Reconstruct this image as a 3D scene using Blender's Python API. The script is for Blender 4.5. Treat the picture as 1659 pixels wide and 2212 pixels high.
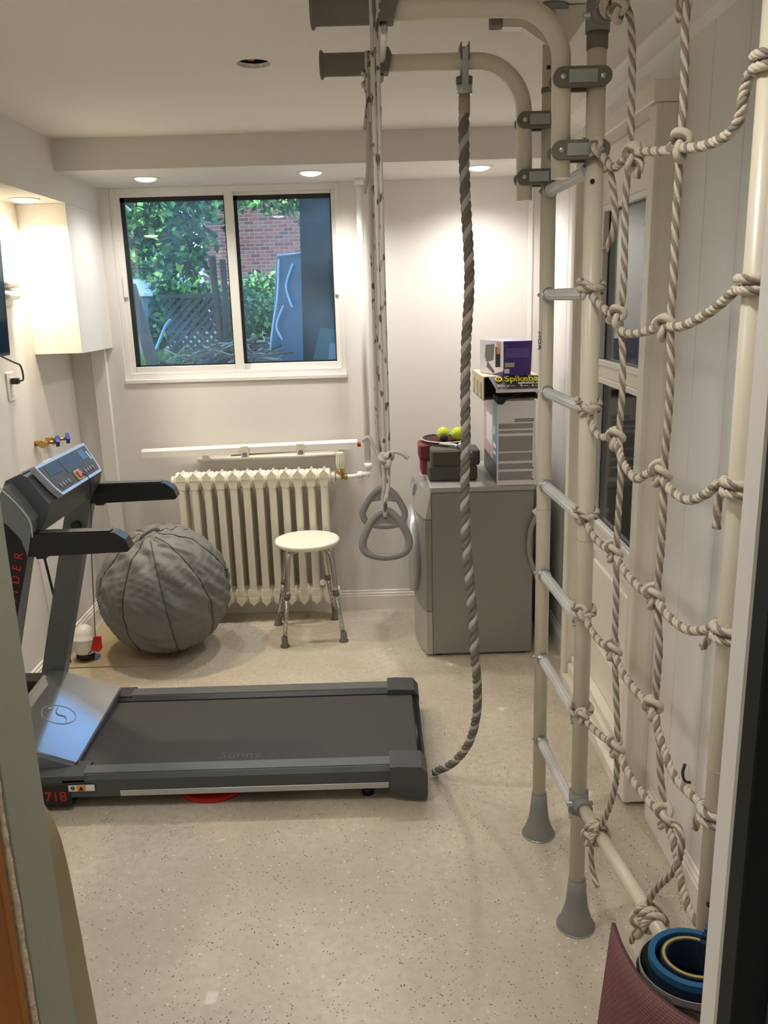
import bpy, math, random
from mathutils import Vector, Matrix
random.seed(7)
PI = math.pi
for o in list(bpy.data.objects): bpy.data.objects.remove(o)
scn = bpy.context.scene
C = scn.collection

# ------------------------------------------------------------------ camera
F, CAMH = 1800.0, 1.70
PITCH, ROLL, YAW = math.radians(14.36), math.radians(1.62), math.radians(0.22)
RM = (Matrix.Rotation(-YAW, 3, 'Z') @ Matrix.Rotation(PI/2 - PITCH, 3, 'X') @ Matrix.Rotation(-ROLL, 3, 'Z'))
cam_d = bpy.data.cameras.new('camera'); cam = bpy.data.objects.new('camera', cam_d); C.objects.link(cam)
cam_d.sensor_fit = 'VERTICAL'; cam_d.sensor_height = 36.0; cam_d.lens = F/2212*36.0
cam_d.clip_start = 0.02; cam_d.clip_end = 300
cam.matrix_world = Matrix.Translation((0, 0, CAMH)) @ RM.to_4x4()
scn.camera = cam

# ------------------------------------------------------------------ world, sun, exposure
w = bpy.data.worlds.new('sky'); scn.world = w; w.use_nodes = True
nt = w.node_tree; nt.nodes.clear()
bg = nt.nodes.new('ShaderNodeBackground'); wo = nt.nodes.new('ShaderNodeOutputWorld')
sky = nt.nodes.new('ShaderNodeTexSky'); sky.sky_type = 'NISHITA'; sky.sun_disc = False
sky.sun_elevation = math.radians(42); sky.sun_rotation = math.radians(200); sky.air_density = 1.2
nt.links.new(sky.outputs[0], bg.inputs[0]); bg.inputs[1].default_value = 0.70
nt.links.new(bg.outputs[0], wo.inputs[0])
sd = bpy.data.lights.new('sun', 'SUN'); sd.energy = 9.0; sd.angle = 0.01; sd.color = (1.0, .93, .82)
so = bpy.data.objects.new('sun', sd); C.objects.link(so); so.location = (-4, -4, 12)
so.rotation_euler = Vector((.62, .75, -.80)).to_track_quat('-Z', 'Y').to_euler()
vs = scn.view_settings
vs.view_transform = 'Standard'; vs.look = 'None'; vs.gamma = 1.0; vs.use_curve_mapping = False
vs.exposure = 0.36

# ------------------------------------------------------------------ pixel -> place helpers
def ray(x, y): return RM @ Vector(((x-829.5)/F, -(y-1106)/F, -1.0))
CP = Vector((0, 0, CAMH))
def PZ(x, y, z=0.0): d = ray(x, y); return CP + d*((z-CAMH)/d.z)
def PY(x, y, Y): d = ray(x, y); return CP + d*(Y/d.y)
def PX(x, y, X): d = ray(x, y); return CP + d*(X/d.x)
def PPL(x, y, p0, n): d = ray(x, y); return CP + d*((p0-CP).dot(n)/d.dot(n))

# ------------------------------------------------------------------ materials
MATS = {}
def pm(name, col, rough=.5, metal=0.0, var=.06, scale=18.0, bump=0.0, bscale=60.0, spec=.5, coat=0.0, trans=0.0):
    if name in MATS: return MATS[name]
    m = bpy.data.materials.new(name); m.use_nodes = True; MATS[name] = m
    n = m.node_tree; b = n.nodes['Principled BSDF']
    tc = n.nodes.new('ShaderNodeTexCoord')
    ns = n.nodes.new('ShaderNodeTexNoise'); ns.inputs['Scale'].default_value = scale; ns.inputs['Detail'].default_value = 4
    n.links.new(tc.outputs['Object'], ns.inputs['Vector'])
    mx = n.nodes.new('ShaderNodeMix'); mx.data_type = 'RGBA'
    mx.inputs[6].default_value = (*[max(0, c*(1-var)) for c in col], 1)
    mx.inputs[7].default_value = (*[min(1, c*(1+var)) for c in col], 1)
    n.links.new(ns.outputs['Fac'], mx.inputs[0]); n.links.new(mx.outputs[2], b.inputs['Base Color'])
    b.inputs['Roughness'].default_value = rough; b.inputs['Metallic'].default_value = metal
    b.inputs['Specular IOR Level'].default_value = spec; b.inputs['Coat Weight'].default_value = coat
    if trans: b.inputs['Transmission Weight'].default_value = trans
    if bump:
        n2 = n.nodes.new('ShaderNodeTexNoise'); n2.inputs['Scale'].default_value = bscale; n2.inputs['Detail'].default_value = 3
        n.links.new(tc.outputs['Object'], n2.inputs['Vector'])
        bp = n.nodes.new('ShaderNodeBump'); bp.inputs['Strength'].default_value = bump; bp.inputs['Distance'].default_value = .01
        n.links.new(n2.outputs['Fac'], bp.inputs['Height']); n.links.new(bp.outputs[0], b.inputs['Normal'])
    return m
def srgb(r, g, b):
    f = lambda c: (c/255/12.92) if c <= 10 else ((c/255+.055)/1.055)**2.4
    return (f(r), f(g), f(b))
def emat(name, col, st):
    if name in MATS: return MATS[name]
    m = bpy.data.materials.new(name); m.use_nodes = True; MATS[name] = m
    n = m.node_tree; n.nodes.clear(); e = n.nodes.new('ShaderNodeEmission'); o = n.nodes.new('ShaderNodeOutputMaterial')
    e.inputs[0].default_value = (*col, 1); e.inputs[1].default_value = st; n.links.new(e.outputs[0], o.inputs[0]); return m
def glassmat(name, tint, ior=1.5):
    m = bpy.data.materials.new(name); m.use_nodes = True; MATS[name] = m
    n = m.node_tree; n.nodes.clear(); o = n.nodes.new('ShaderNodeOutputMaterial')
    t = n.nodes.new('ShaderNodeBsdfTransparent'); t.inputs[0].default_value = (*tint, 1)
    g = n.nodes.new('ShaderNodeBsdfGlossy'); g.inputs['Roughness'].default_value = .01
    fr = n.nodes.new('ShaderNodeFresnel'); fr.inputs[0].default_value = ior
    mx = n.nodes.new('ShaderNodeMixShader')
    du = n.nodes.new('ShaderNodeBsdfTranslucent'); du.inputs[0].default_value = (.72, .86, 1, 1); m2 = n.nodes.new('ShaderNodeMixShader')
    tc = n.nodes.new('ShaderNodeTexCoord'); ns = n.nodes.new('ShaderNodeTexNoise'); ns.inputs['Scale'].default_value = 3.5; ns.inputs['Detail'].default_value = 5; n.links.new(tc.outputs['Object'], ns.inputs['Vector'])
    mr = n.nodes.new('ShaderNodeMapRange'); mr.inputs[3].default_value = .0; mr.inputs[4].default_value = .10; mr.inputs[1].default_value = .3; mr.inputs[2].default_value = .8; n.links.new(ns.outputs['Fac'], mr.inputs[0]); n.links.new(mr.outputs[0], m2.inputs[0])
    n.links.new(t.outputs[0], m2.inputs[1]); n.links.new(du.outputs[0], m2.inputs[2])
    n.links.new(fr.outputs[0], mx.inputs[0]); n.links.new(m2.outputs[0], mx.inputs[1]); n.links.new(g.outputs[0], mx.inputs[2])
    n.links.new(mx.outputs[0], o.inputs[0]); return m
def floor_mat():
    m = bpy.data.materials.new('terrazzo_concrete'); m.use_nodes = True
    n = m.node_tree; b = n.nodes['Principled BSDF']; L = n.links.new
    tc = n.nodes.new('ShaderNodeTexCoord')
    def noise(s, d=4): 
        q = n.nodes.new('ShaderNodeTexNoise'); q.inputs['Scale'].default_value = s; q.inputs['Detail'].default_value = d; L(tc.outputs['Object'], q.inputs['Vector']); return q
    def ramp(src, p0, c0, p1, c1):
        r = n.nodes.new('ShaderNodeValToRGB'); r.color_ramp.elements[0].position = p0; r.color_ramp.elements[1].position = p1
        r.color_ramp.elements[0].color = (*c0, 1); r.color_ramp.elements[1].color = (*c1, 1); L(src, r.inputs[0]); return r
    def mixc(fac, a, c, t='MIX'):
        q = n.nodes.new('ShaderNodeMix'); q.data_type = 'RGBA'; q.blend_type = t
        if isinstance(fac, float): q.inputs[0].default_value = fac
        else: L(fac, q.inputs[0])
        for i, s in ((6, a), (7, c)):
            if isinstance(s, tuple): q.inputs[i].default_value = (*s, 1)
            else: L(s, q.inputs[i])
        return q.outputs[2]
    base = ramp(noise(2.2, 7).outputs['Fac'], .3, srgb(182, 170, 150), .7, srgb(214, 204, 186)).outputs[0]
    base = mixc(ramp(noise(40, 6).outputs['Fac'], .35, (0, 0, 0), .75, (.5, .5, .5)).outputs[0], base, srgb(178, 164, 141))
    v = n.nodes.new('ShaderNodeTexVoronoi'); v.inputs['Scale'].default_value = 84; L(tc.outputs['Object'], v.inputs['Vector'])
    nm = noise(23); 
    ms = n.nodes.new('ShaderNodeMath'); ms.operation = 'MULTIPLY_ADD'; ms.inputs[1].default_value = -.42; ms.inputs[2].default_value = .355
    L(nm.outputs['Fac'], ms.inputs[0])
    lt = n.nodes.new('ShaderNodeMath'); lt.operation = 'LESS_THAN'; L(v.outputs['Distance'], lt.inputs[0]); L(ms.outputs[0], lt.inputs[1])
    base = mixc(lt.outputs[0], base, srgb(112, 98, 84))
    v2 = n.nodes.new('ShaderNodeTexVoronoi'); v2.inputs['Scale'].default_value = 33; L(tc.outputs['Object'], v2.inputs['Vector'])
    l2 = n.nodes.new('ShaderNodeMath'); l2.operation = 'LESS_THAN'; l2.inputs[1].default_value = .10; L(v2.outputs['Distance'], l2.inputs[0])
    base = mixc(l2.outputs[0], base, srgb(228, 220, 204))
    pn = noise(5.5, 7); pr = ramp(pn.outputs['Fac'], .69, (0, 0, 0), .72, (.75, .75, .75))
    base = mixc(pr.outputs[0], base, srgb(232, 227, 216))
    L(base, b.inputs['Base Color']); b.inputs['Roughness'].default_value = .55
    bp = n.nodes.new('ShaderNodeBump'); bp.inputs['Strength'].default_value = .15; bp.inputs['Distance'].default_value = .004
    L(noise(90).outputs['Fac'], bp.inputs['Height']); L(bp.outputs[0], b.inputs['Normal'])
    return m
WALL = pm('wall_paint', srgb(228, 224, 218), .75, var=.015, scale=3, bump=.03, bscale=250)
CEIL = pm('ceiling_paint', srgb(240, 236, 228), .8, var=.015, scale=2, bump=.03, bscale=200)
TRIM = pm('trim_paint', srgb(236, 232, 224), .45, var=.02, scale=8)
CREAM = pm('cream_paint', srgb(238, 232, 218), .42, var=.03, scale=5)
PANEL = pm('panel_paint', srgb(234, 232, 228), .5, var=.02, scale=6)
CAST = pm('cream_enamel', srgb(226, 221, 204), .4, var=.04, scale=20, bump=.05, bscale=90)
PVC = pm('white_pvc', srgb(240, 238, 232), .35, var=.02)
VINYL = pm('white_vinyl', srgb(232, 229, 222), .4, var=.02)
BLACK = pm('black_plastic', srgb(16, 16, 17), .38, var=.15)
BLACKM = pm('black_matt', srgb(12, 12, 12), .7, var=.15)
GASK = pm('black_gasket', srgb(30, 30, 31), .6, var=.1)
POST = pm('cream_powder_coat', srgb(212, 203, 182), .33, var=.02, scale=6)
RUBG = pm('taupe_rubber', srgb(110, 103, 92), .65, var=.06, bump=.1, bscale=300)
RUBD = pm('grey_rubber', srgb(132, 130, 126), .6, var=.05)
STEEL = pm('zinc_steel', srgb(178, 184, 184), .32, .85, var=.08, scale=40)
CHROME = pm('aluminium_tube', srgb(196, 196, 192), .28, .9, var=.05, scale=30)
SILVER = pm('silver_plastic', srgb(178, 180, 182), .32, .35, var=.03)
RUNG = pm('rung_grey_plastic', srgb(204, 203, 198), .42, var=.05, scale=90)
ROPEC = pm('rope_cream', srgb(206, 196, 176), .9, var=.1, scale=120, bump=.35, bscale=500)
ROPET = pm('rope_taupe', srgb(142, 131, 116), .9, var=.12, scale=120, bump=.35, bscale=500)
CLIMBL = pm('rope_light_grey', srgb(186, 181, 172), .85, var=.06, scale=120, bump=.25, bscale=600)
CLIMBD = pm('rope_dark_grey', srgb(122, 115, 106), .85, var=.08, scale=120, bump=.25, bscale=600)
RINGG = pm('ring_grey_plastic', srgb(134, 130, 127), .3, var=.02)
DKGREY = pm('treadmill_grey', srgb(70, 72, 75), .4, var=.04, scale=30)
MIDGREY = pm('treadmill_mid_grey', srgb(104, 106, 106), .38, var=.03)
BELT = pm('treadmill_belt', srgb(62, 60, 59), .6, var=.07, scale=7, bump=.08, bscale=400)
HOOD = pm('hood_silver', srgb(176, 178, 180), .12, .75, var=.02, coat=.5)
RED = pm('red_plastic', srgb(196, 24, 18), .4, var=.05)
REDTXT = pm('red_lettering', srgb(170, 26, 22), .5, var=.05)
BLUEV = pm('blue_handle', srgb(36, 58, 160), .4, var=.1)
BRASS = pm('brass', srgb(190, 156, 84), .3, .9, var=.1, scale=50)
WASH = pm('washer_grey', srgb(146, 145, 140), .36, .35, var=.02)
WASHT = pm('washer_top_grey', srgb(176, 175, 170), .35, .3, var=.02)
WOOD = pm('raw_wood', srgb(168, 104, 46), .7, var=.3, scale=9, bump=.2, bscale=30)
DARKW = pm('dark_wood', srgb(48, 34, 22), .8, var=.2)
SAGE = pm('sage_paint', srgb(158, 158, 142), .55, var=.03, scale=6, bump=.04, bscale=120)
PLAST = pm('chipped_plaster', srgb(222, 208, 178), .9, var=.12, scale=60, bump=.6, bscale=80)
CARD = pm('cardboard', srgb(184, 166, 136), .85, var=.05, scale=9)

# ------------------------------------------------------------------ mesh builder
class M:
    def __init__(s): s.v = []; s.f = []; s.m = []; s.s = []
    def add(s, v, f, mi=0, sm=False, T=None):
        k = len(s.v)
        if T is not None: v = [T @ Vector(p) for p in v]
        s.v += [tuple(p) for p in v]
        for q in f: s.f.append([k+i for i in q]); s.m.append(mi); s.s.append(sm)
        return s
    def box(s, x0, x1, y0, y1, z0, z1, b=0.0, mi=0, T=None):
        if b <= 0:
            v = [(x, y, z) for x in (x0, x1) for y in (y0, y1) for z in (z0, z1)]
            return s.add(v, [(0, 1, 3, 2), (4, 6, 7, 5), (0, 4, 5, 1), (2, 3, 7, 6), (0, 2, 6, 4), (1, 5, 7, 3)], mi, False, T)
        X, Y, Z = (x0, x1), (y0, y1), (z0, z1); v = []
        sg = (1, -1); idx = {}
        for i in (0, 1):
            for j in (0, 1):
                for k in (0, 1):
                    c = (X[i], Y[j], Z[k])
                    for a in range(3):
                        p = list(c)
                        for t, e in enumerate((i, j, k)):
                            if t != a: p[t] += sg[e]*b
                        idx[(i, j, k, a)] = len(v); v.append(tuple(p))
        f = []
        for a in range(3):
            o = [t for t in range(3) if t != a]
            for e in (0, 1):
                q = []
                for (u, w_) in ((0, 0), (1, 0), (1, 1), (0, 1)):
                    c = [0, 0, 0]; c[a] = e; c[o[0]] = u; c[o[1]] = w_; q.append(idx[(*c, a)])
                f.append(q)
        for a in range(3):
            o = [t for t in range(3) if t != a]
            for u in (0, 1):
                for w_ in (0, 1):
                    c0 = [0, 0, 0]; c0[o[0]] = u; c0[o[1]] = w_; c1 = list(c0); c1[a] = 1
                    f.append([idx[(*c0, o[0])], idx[(*c1, o[0])], idx[(*c1, o[1])], idx[(*c0, o[1])]])
        for i in (0, 1):
            for j in (0, 1):
                for k in (0, 1): f.append([idx[(i, j, k, a)] for a in range(3)])
        return s.add(v, f, mi, False, T)
    def tube(s, pts, r, n=10, mi=0, closed=False, caps=True, T=None, star=0, flat=1.0):
        pts = [Vector(p) for p in pts]; N = len(pts)
        if N < 2: return s
        tg = []
        for i in range(N):
            a = pts[(i-1) % N] if (closed or i > 0) else pts[i]
            b = pts[(i+1) % N] if (closed or i < N-1) else pts[i]
            d = b-a; tg.append(d.normalized() if d.length > 1e-9 else Vector((0, 0, 1)))
        up = Vector((0, 0, 1)) if abs(tg[0].z) < .9 else Vector((1, 0, 0))
        u = (up - tg[0]*up.dot(tg[0])).normalized(); v = []
        for i in range(N):
            u = (u - tg[i]*u.dot(tg[i])); u = u.normalized() if u.length > 1e-6 else tg[i].orthogonal().normalized()
            w_ = tg[i].cross(u); rr = r[i] if isinstance(r, (list, tuple)) else r
            for k in range(n):
                a = 2*PI*k/n; q = rr*(1+star*(k % 2))
                v.append(pts[i]+u*(math.cos(a)*q)+w_*(math.sin(a)*q*flat))
        f = []
        for i in range(N if closed else N-1):
            j = (i+1) % N
            for k in range(n): f.append([i*n+k, i*n+(k+1) % n, j*n+(k+1) % n, j*n+k])
        s.add(v, f, mi, star == 0, T)
        if caps and not closed:
            k0 = len(s.v)-len(v)
            s.f.append([k0+k for k in range(n)][::-1]); s.m.append(mi); s.s.append(False)
            s.f.append([k0+(N-1)*n+k for k in range(n)]); s.m.append(mi); s.s.append(False)
        return s
    def cyl(s, p0, p1, r0, r1=None, n=16, mi=0, T=None):
        return s.tube([p0, p1], [r0, r0 if r1 is None else r1], n, mi, T=T)
    def lathe(s, prof, n=24, mi=0, T=None, sm=True):
        v = []; f = []; K = len(prof)
        for (r, z) in prof:
            for k in range(n): a = 2*PI*k/n; v.append((r*math.cos(a), r*math.sin(a), z))
        for i in range(K-1):
            for k in range(n): f.append([i*n+k, i*n+(k+1) % n, (i+1)*n+(k+1) % n, (i+1)*n+k])
        f.append([k for k in range(n)][::-1]); f.append([(K-1)*n+k for k in range(n)])
        return s.add(v, f, mi, sm, T)
    def prism(s, poly, ax, a0, a1, mi=0, T=None, sm=False):
        def P(u, w_, a): return {'x': (a, u, w_), 'y': (u, a, w_), 'z': (u, w_, a)}[ax]
        n = len(poly); v = [P(u, w_, a0) for u, w_ in poly]+[P(u, w_, a1) for u, w_ in poly]
        s.add(v, [list(range(n))[::-1], [n+i for i in range(n)]], mi, False, T)
        return s.add(v, [[i, (i+1) % n, n+(i+1) % n, n+i] for i in range(n)], mi, sm, T)
    def sphere(s, c, r, nu=20, nv=12, mi=0, sc=(1, 1, 1)):
        v = []; f = []
        for j in range(nv+1):
            t = PI*j/nv
            for k in range(nu):
                a = 2*PI*k/nu
                v.append((c[0]+r*sc[0]*math.sin(t)*math.cos(a), c[1]+r*sc[1]*math.sin(t)*math.sin(a), c[2]+r*sc[2]*math.cos(t)))
        for j in range(nv):
            for k in range(nu): f.append([j*nu+k, (j+1)*nu+k, (j+1)*nu+(k+1) % nu, j*nu+(k+1) % nu])
        return s.add(v, f, mi, True)
    def quad(s, a, b, c, d, mi=0): return s.add([a, b, c, d], [(0, 1, 2, 3)], mi)
    def mesh(s, name, mats, off=Vector((0, 0, 0))):
        me = bpy.data.meshes.new(name)
        me.from_pydata([(p[0]-off.x, p[1]-off.y, p[2]-off.z) for p in s.v], [], s.f)
        for m in (mats if isinstance(mats, (list, tuple)) else [mats]): me.materials.append(m)
        me.polygons.foreach_set('material_index', s.m); me.polygons.foreach_set('use_smooth', s.s)
        me.update(); return me
    def build(s, name, mats, parent=None):
        off = Vector((0, 0, 0))
        if parent is None:
            xs, ys, zs = zip(*s.v); off = Vector(((min(xs)+max(xs))/2, (min(ys)+max(ys))/2, min(zs)))
        o = bpy.data.objects.new(name, s.mesh(name, mats, off)); C.objects.link(o); o.location = off
        if parent is not None: setp(o, parent)
        return o
WM = {}
def setp(o, parent):
    o.parent = parent; t = Vector((0, 0, 0)); p = parent
    while p is not None: t = t+p.location; p = p.parent
    o.location = o.location - t
def thing(name, label, cat, loc=(0, 0, 0), group=None):
    o = bpy.data.objects.new(name, None); C.objects.link(o); o.location = loc; o.empty_display_size = .05
    return tag(o, label, cat, group)
def tag(o, label, cat, group=None):
    o['label'] = label; o['category'] = cat
    if group: o['group'] = group
    return o
def struct(o, label=None):
    o['kind'] = 'structure'
    if label: o['label'] = label
    return o
def lab(o, label): o['label'] = label; return o
def cr(pts, n=8, closed=False):
    """Catmull-Rom through points"""
    pts = [Vector(p) for p in pts]; N = len(pts); out = []
    for i in range(N if closed else N-1):
        p1, p2 = pts[i], pts[(i+1) % N]
        p0 = pts[(i-1) % N] if (closed or i > 0) else p1*2-p2
        p3 = pts[(i+2) % N] if (closed or i < N-2) else p2*2-p1
        for k in range(n):
            t = k/n
            out.append(.5*((2*p1)+(p2-p0)*t+(2*p0-5*p1+4*p2-p3)*t*t+(3*p1-p0-3*p2+p3)*t**3))
    if not closed: out.append(pts[-1])
    return out
def resample(pts, step):
    out = [pts[0]]; acc = 0.0
    for a, b in zip(pts, pts[1:]):
        d = (b-a).length; t = step-acc
        while t <= d and d > 1e-9: out.append(a+(b-a)*(t/d)); t += step
        acc = (acc+d) % step if d > 0 else acc
    out.append(pts[-1]); return out
def twist(m, path, r, nst=4, pitch=.07, mis=(0, 1, 0, 1), step=.007, sides=7, ph=0.0, hand=1, fat=None):
    """laid rope: real strands wound round the path"""
    pts = resample([Vector(p) for p in path], step); N = len(pts)
    if N < 3: return m
    tg = [(pts[min(i+1, N-1)]-pts[max(i-1, 0)]).normalized() for i in range(N)]
    up = Vector((0, 1, 0)) if abs(tg[0].y) < .8 else Vector((1, 0, 0))
    u = (up-tg[0]*up.dot(tg[0])).normalized(); fr = []
    for i in range(N):
        u = (u-tg[i]*u.dot(tg[i])).normalized(); fr.append((u, tg[i].cross(u)))
    rs = r*(fat or (.56 if nst == 3 else .50)); ro = r-rs*.98
    for k in range(nst):
        c = []
        for i in range(N):
            a = 2*PI*(k/nst+hand*i*step/pitch)+ph
            c.append(pts[i]+fr[i][0]*(ro*math.cos(a))+fr[i][1]*(ro*math.sin(a)))
        m.tube(c, rs, sides, mis[k])
    return m
def knot(m, c, s, axu, axv, axw, r, mi=(0, 1)):
    """tight two-pass knot (trefoil) at c, strands of both tones"""
    c = Vector(c)
    for q in range(2):
        pts = []
        for i in range(36):
            t = 2*PI*i/36+q*.25
            x = math.sin(t)+2*math.sin(2*t); y = math.cos(t)-2*math.cos(2*t); z = -math.sin(3*t)
            pts.append(c+(axu*x+axv*y)*(s/3)*(1-.25*q)+axw*(z*s*.42))
        m.tube(pts, r, 7, mi[q], closed=True)
    return m
def text(s, size, mat, T, parent=None, ext=.0006, name='lettering', bold=0.0, shear=0.0):
    cu = bpy.data.curves.new(name, 'FONT'); cu.body = s; cu.size = size; cu.extrude = ext; cu.offset = bold
    cu.align_x = 'CENTER'; cu.align_y = 'CENTER'; cu.resolution_u = 3; cu.shear = shear
    t = bpy.data.objects.new(name, cu); C.objects.link(t)
    dg = bpy.context.evaluated_depsgraph_get(); me = bpy.data.meshes.new_from_object(t.evaluated_get(dg))
    bpy.data.objects.remove(t); bpy.data.curves.remove(cu)
    me.materials.clear(); me.materials.append(mat); me.transform(T)
    o = bpy.data.objects.new(name, me); C.objects.link(o)
    if parent is not None: setp(o, parent)
    return o
def frame(o, x, y, z=None):
    """matrix with given origin and local axes x (text right) and y (text up)"""
    x = Vector(x).normalized(); y = Vector(y); y = (y-x*x.dot(y)).normalized(); z = x.cross(y)
    m = Matrix((( x.x, y.x, z.x, o[0]), (x.y, y.y, z.y, o[1]), (x.z, y.z, z.z, o[2]), (0, 0, 0, 1))); return m
def spot(name, loc, e, col, ang=150, blend=.9, rad=.05, d=(0, 0, -1), parent=None):
    l = bpy.data.lights.new(name, 'SPOT'); l.energy = e; l.color = col; l.spot_size = math.radians(ang); l.spot_blend = blend
    l.shadow_soft_size = rad; o = bpy.data.objects.new(name, l); C.objects.link(o); o.location = loc
    o.rotation_euler = Vector(d).to_track_quat('-Z', 'Y').to_euler()
    if parent is not None: setp(o, parent)
    return o

# ------------------------------------------------------------------ the room
XL, XR, YB, YF, ZC = -1.60, 0.87, 4.45, 0.85, 2.407
ZS, YS, XB, ZBK = 2.275, 3.894, -1.376, 2.155     # soffit underside/front, bulkhead face/underside
struct(M().box(-2.6, 2.0, -2.2, YB+.25, -.12, 0).build('floor', floor_mat()), 'beige speckled concrete floor')
HX, HY, HR = -.349, 2.816, .052                    # open lamp cut-out in the ceiling
m = M()
m.box(-2.6, HX-.09, -2.2, YB+.25, ZC, ZC+.013); m.box(HX+.09, 2.0, -2.2, YB+.25, ZC, ZC+.013)
m.box(HX-.09, HX+.09, -2.2, HY-.09, ZC, ZC+.013); m.box(HX-.09, HX+.09, HY+.09, YB+.25, ZC, ZC+.013)
n = 32; ring = [(HX+HR*math.cos(2*PI*k/n), HY+HR*math.sin(2*PI*k/n)) for k in range(n)]
def sq(a):
    c, s_ = math.cos(a), math.sin(a); q = .09/max(abs(c), abs(s_)); return (HX+c*q, HY+s_*q)
outer = [sq(2*PI*k/n) for k in range(n)]
for k in range(n):
    j = (k+1) % n
    m.quad((*ring[k], ZC), (*outer[k], ZC), (*outer[j], ZC), (*ring[j], ZC))
    m.quad((*ring[k], ZC), (*ring[j], ZC), (*ring[j], ZC+.013), (*ring[k], ZC+.013))
    m.quad((*ring[k], ZC+.013), (*ring[j], ZC+.013), (*outer[j], ZC+.013), (*outer[k], ZC+.013))
m.box(-2.6, 2.0, -2.2, YB+.25, ZC+.20, ZC+.24, mi=1)
ceil = struct(m.build('ceiling', [CEIL, BLACKM]), 'matt white ceiling with an open round lamp cut-out')
m = M().tube(cr([(HX-.05, HY-.03, ZC+.03), (HX-.01, HY+.0, ZC+.012), (HX+.012, HY+.02, ZC+.03)], 6), .004, 8)
lab(m.build('wire', pm('orange_wire', srgb(220, 90, 50), .5), ceil), 'orange wire end in the ceiling hole')
# left wall, bulkhead, duct box, corner strip
struct(M().box(XL-.12, XL, YF, YB+.12, 0, ZC).build('wall_left', WALL))
struct(M().box(XL, XB, YF, YB, ZBK, ZC).build('trim_1', WALL), 'white boxed bulkhead along the left wall at the ceiling')
struct(M().box(XL, XB, 3.985, YB, 1.49, ZBK, b=.002).build('trim_2', WALL), 'white boxed duct cover in the upper left corner')
struct(M().box(-1.487, -1.412, YB-.03, YB, .1, 1.49, b=.003).build('trim_3', TRIM), 'white vertical board below the duct cover')
struct(M().box(XB, XR, YS, YB, ZS, ZC).build('trim_4', WALL), 'white soffit over the window')
# back wall with the window opening
WX0, WX1, WZ0, WZ1 = -1.325, -.160, 1.322, ZS-.002
m = M(); m.box(XL-.12, WX0, YB, YB+.12, 0, ZC); m.box(WX1, XR+.12, YB, YB+.12, 0, ZC)
m.box(WX0, WX1, YB, YB+.12, 0, WZ0); m.box(WX0, WX1, YB, YB+.12, WZ1, ZC)
struct(m.build('wall_back', WALL))
struct(M().box(.790, .813, YB-.012, YB, 0, ZS, b=.003).build('trim_5', TRIM), 'white corner bead at the right end of the back wall')
# outside face of the house above the window: the storey over this basement
struct(M().box(-9, 7, YB+.13, YB+.20, ZC+.05, 6.5).build('wall_upper', pm('stucco', srgb(200, 196, 188), .9)), 'outside wall of the storey above')
# right wall: grooved planks
wr = struct(M().box(XR+.012, XR+.14, YF, 2.56, 0, ZC).box(XR+.012, XR+.14, 3.44, YB+.12, 0, ZC).box(XR+.012, XR+.14, 2.56, 3.44, 2.16, ZC).build('wall_right', PANEL), 'white grooved plank wall')
def plank(y0, y1, z0, z1): M().box(XR-.002, XR+.014, y0+.0018, y1-.0018, z0, z1, b=.0022).build('plank', PANEL, wr)
ed = [YF+.001, 1.0, 1.217, 1.433, 1.65, 1.866, 2.083, 2.30, 2.495]
for a, b in zip(ed, ed[1:]): plank(a, b, 0, ZC-.002)
ed = [3.50, 3.66, 3.877, 4.093, 4.31, YB-.015]
for a, b in zip(ed, ed[1:]): plank(a, b, 0, ZC-.002)
ed = [2.497, 2.60, 2.817, 3.033, 3.25, 3.498]
for a, b in zip(ed, ed[1:]): plank(a, b, 2.19, ZC-.002)
prof = [(XR-.002, ZC), (XR-.062, ZC), (XR-.055, ZC-.012), (XR-.02, ZC-.035), (XR-.002, ZC-.055)]
struct(M().prism([(x, z) for x, z in prof], 'y', YF+.01, YS).build('trim_6', TRIM), 'white cove moulding along the right ceiling edge')
# baseboards
def bbp(t): return [(0, 0), (t, 0), (t, .078), (t*.8, .082), (t*.8, .092), (t*.45, .098), (t*.45, .107), (0, .11)]
struct(M().prism([(XL+a, z) for a, z in bbp(.016)], 'y', YF, YB).build('baseboard_left', TRIM))
struct(M().prism([(YB-a, z) for a, z in bbp(.016)], 'x', XL+.016, XR-.0).build('baseboard_back', TRIM))
m = M().prism([(XR-a, z) for a, z in bbp(.018)], 'y', YF, 2.44); m.prism([(XR-a, z) for a, z in bbp(.018)], 'y', 3.52, YB-.02)
struct(m.build('baseboard_right', TRIM))
# front wall with the doorway the picture is taken through
DL, DR = -.398, .382
m = M(); m.box(-2.6, DL-.012, .765, YF, 0, ZC); m.box(DR+.03, 2.0, .795, YF, 0, ZC); m.box(DL-.012, DR+.03, .765, YF, 2.08, ZC)
struct(m.build('wall_front', WALL), 'wall around the doorway in the foreground')
jl = struct(M().box(DL-.03, DL, .767, YF+.004, 0, 2.07, b=.002).build('trim_7', SAGE), 'sage painted door jamb on the left')
m = M(); ph = [random.uniform(-.0025, .0025) for _ in range(141)]
v = []; f = []
for i in range(141):
    z = i*2.07/140; e = ph[i]
    v += [(DL-.014+e*.6, .7672, z), (DL-.0012+e*.3, .7655, z), (DL-.0025+e*.6, .761+abs(e), z), (DL-.014+e*.6, .759, z)]
for i in range(140):
    for k in range(4): f.append([4*i+k, 4*i+(k+1) % 4, 4*i+4+(k+1) % 4, 4*i+4+k])
m.add(v, f); lab(m.build('chipped_edge', PLAST, jl), 'chipped plaster edge of the jamb')
m = M().box(DL-.085, DL-.006, .742, .7585, 0, ZC, b=.002).box(DL-.16, DL-.100, .735, .765, 0, ZC, b=.002)
struct(m.build('trim_8', WOOD), 'bare orange-brown wooden studs beside the left jamb')
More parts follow.
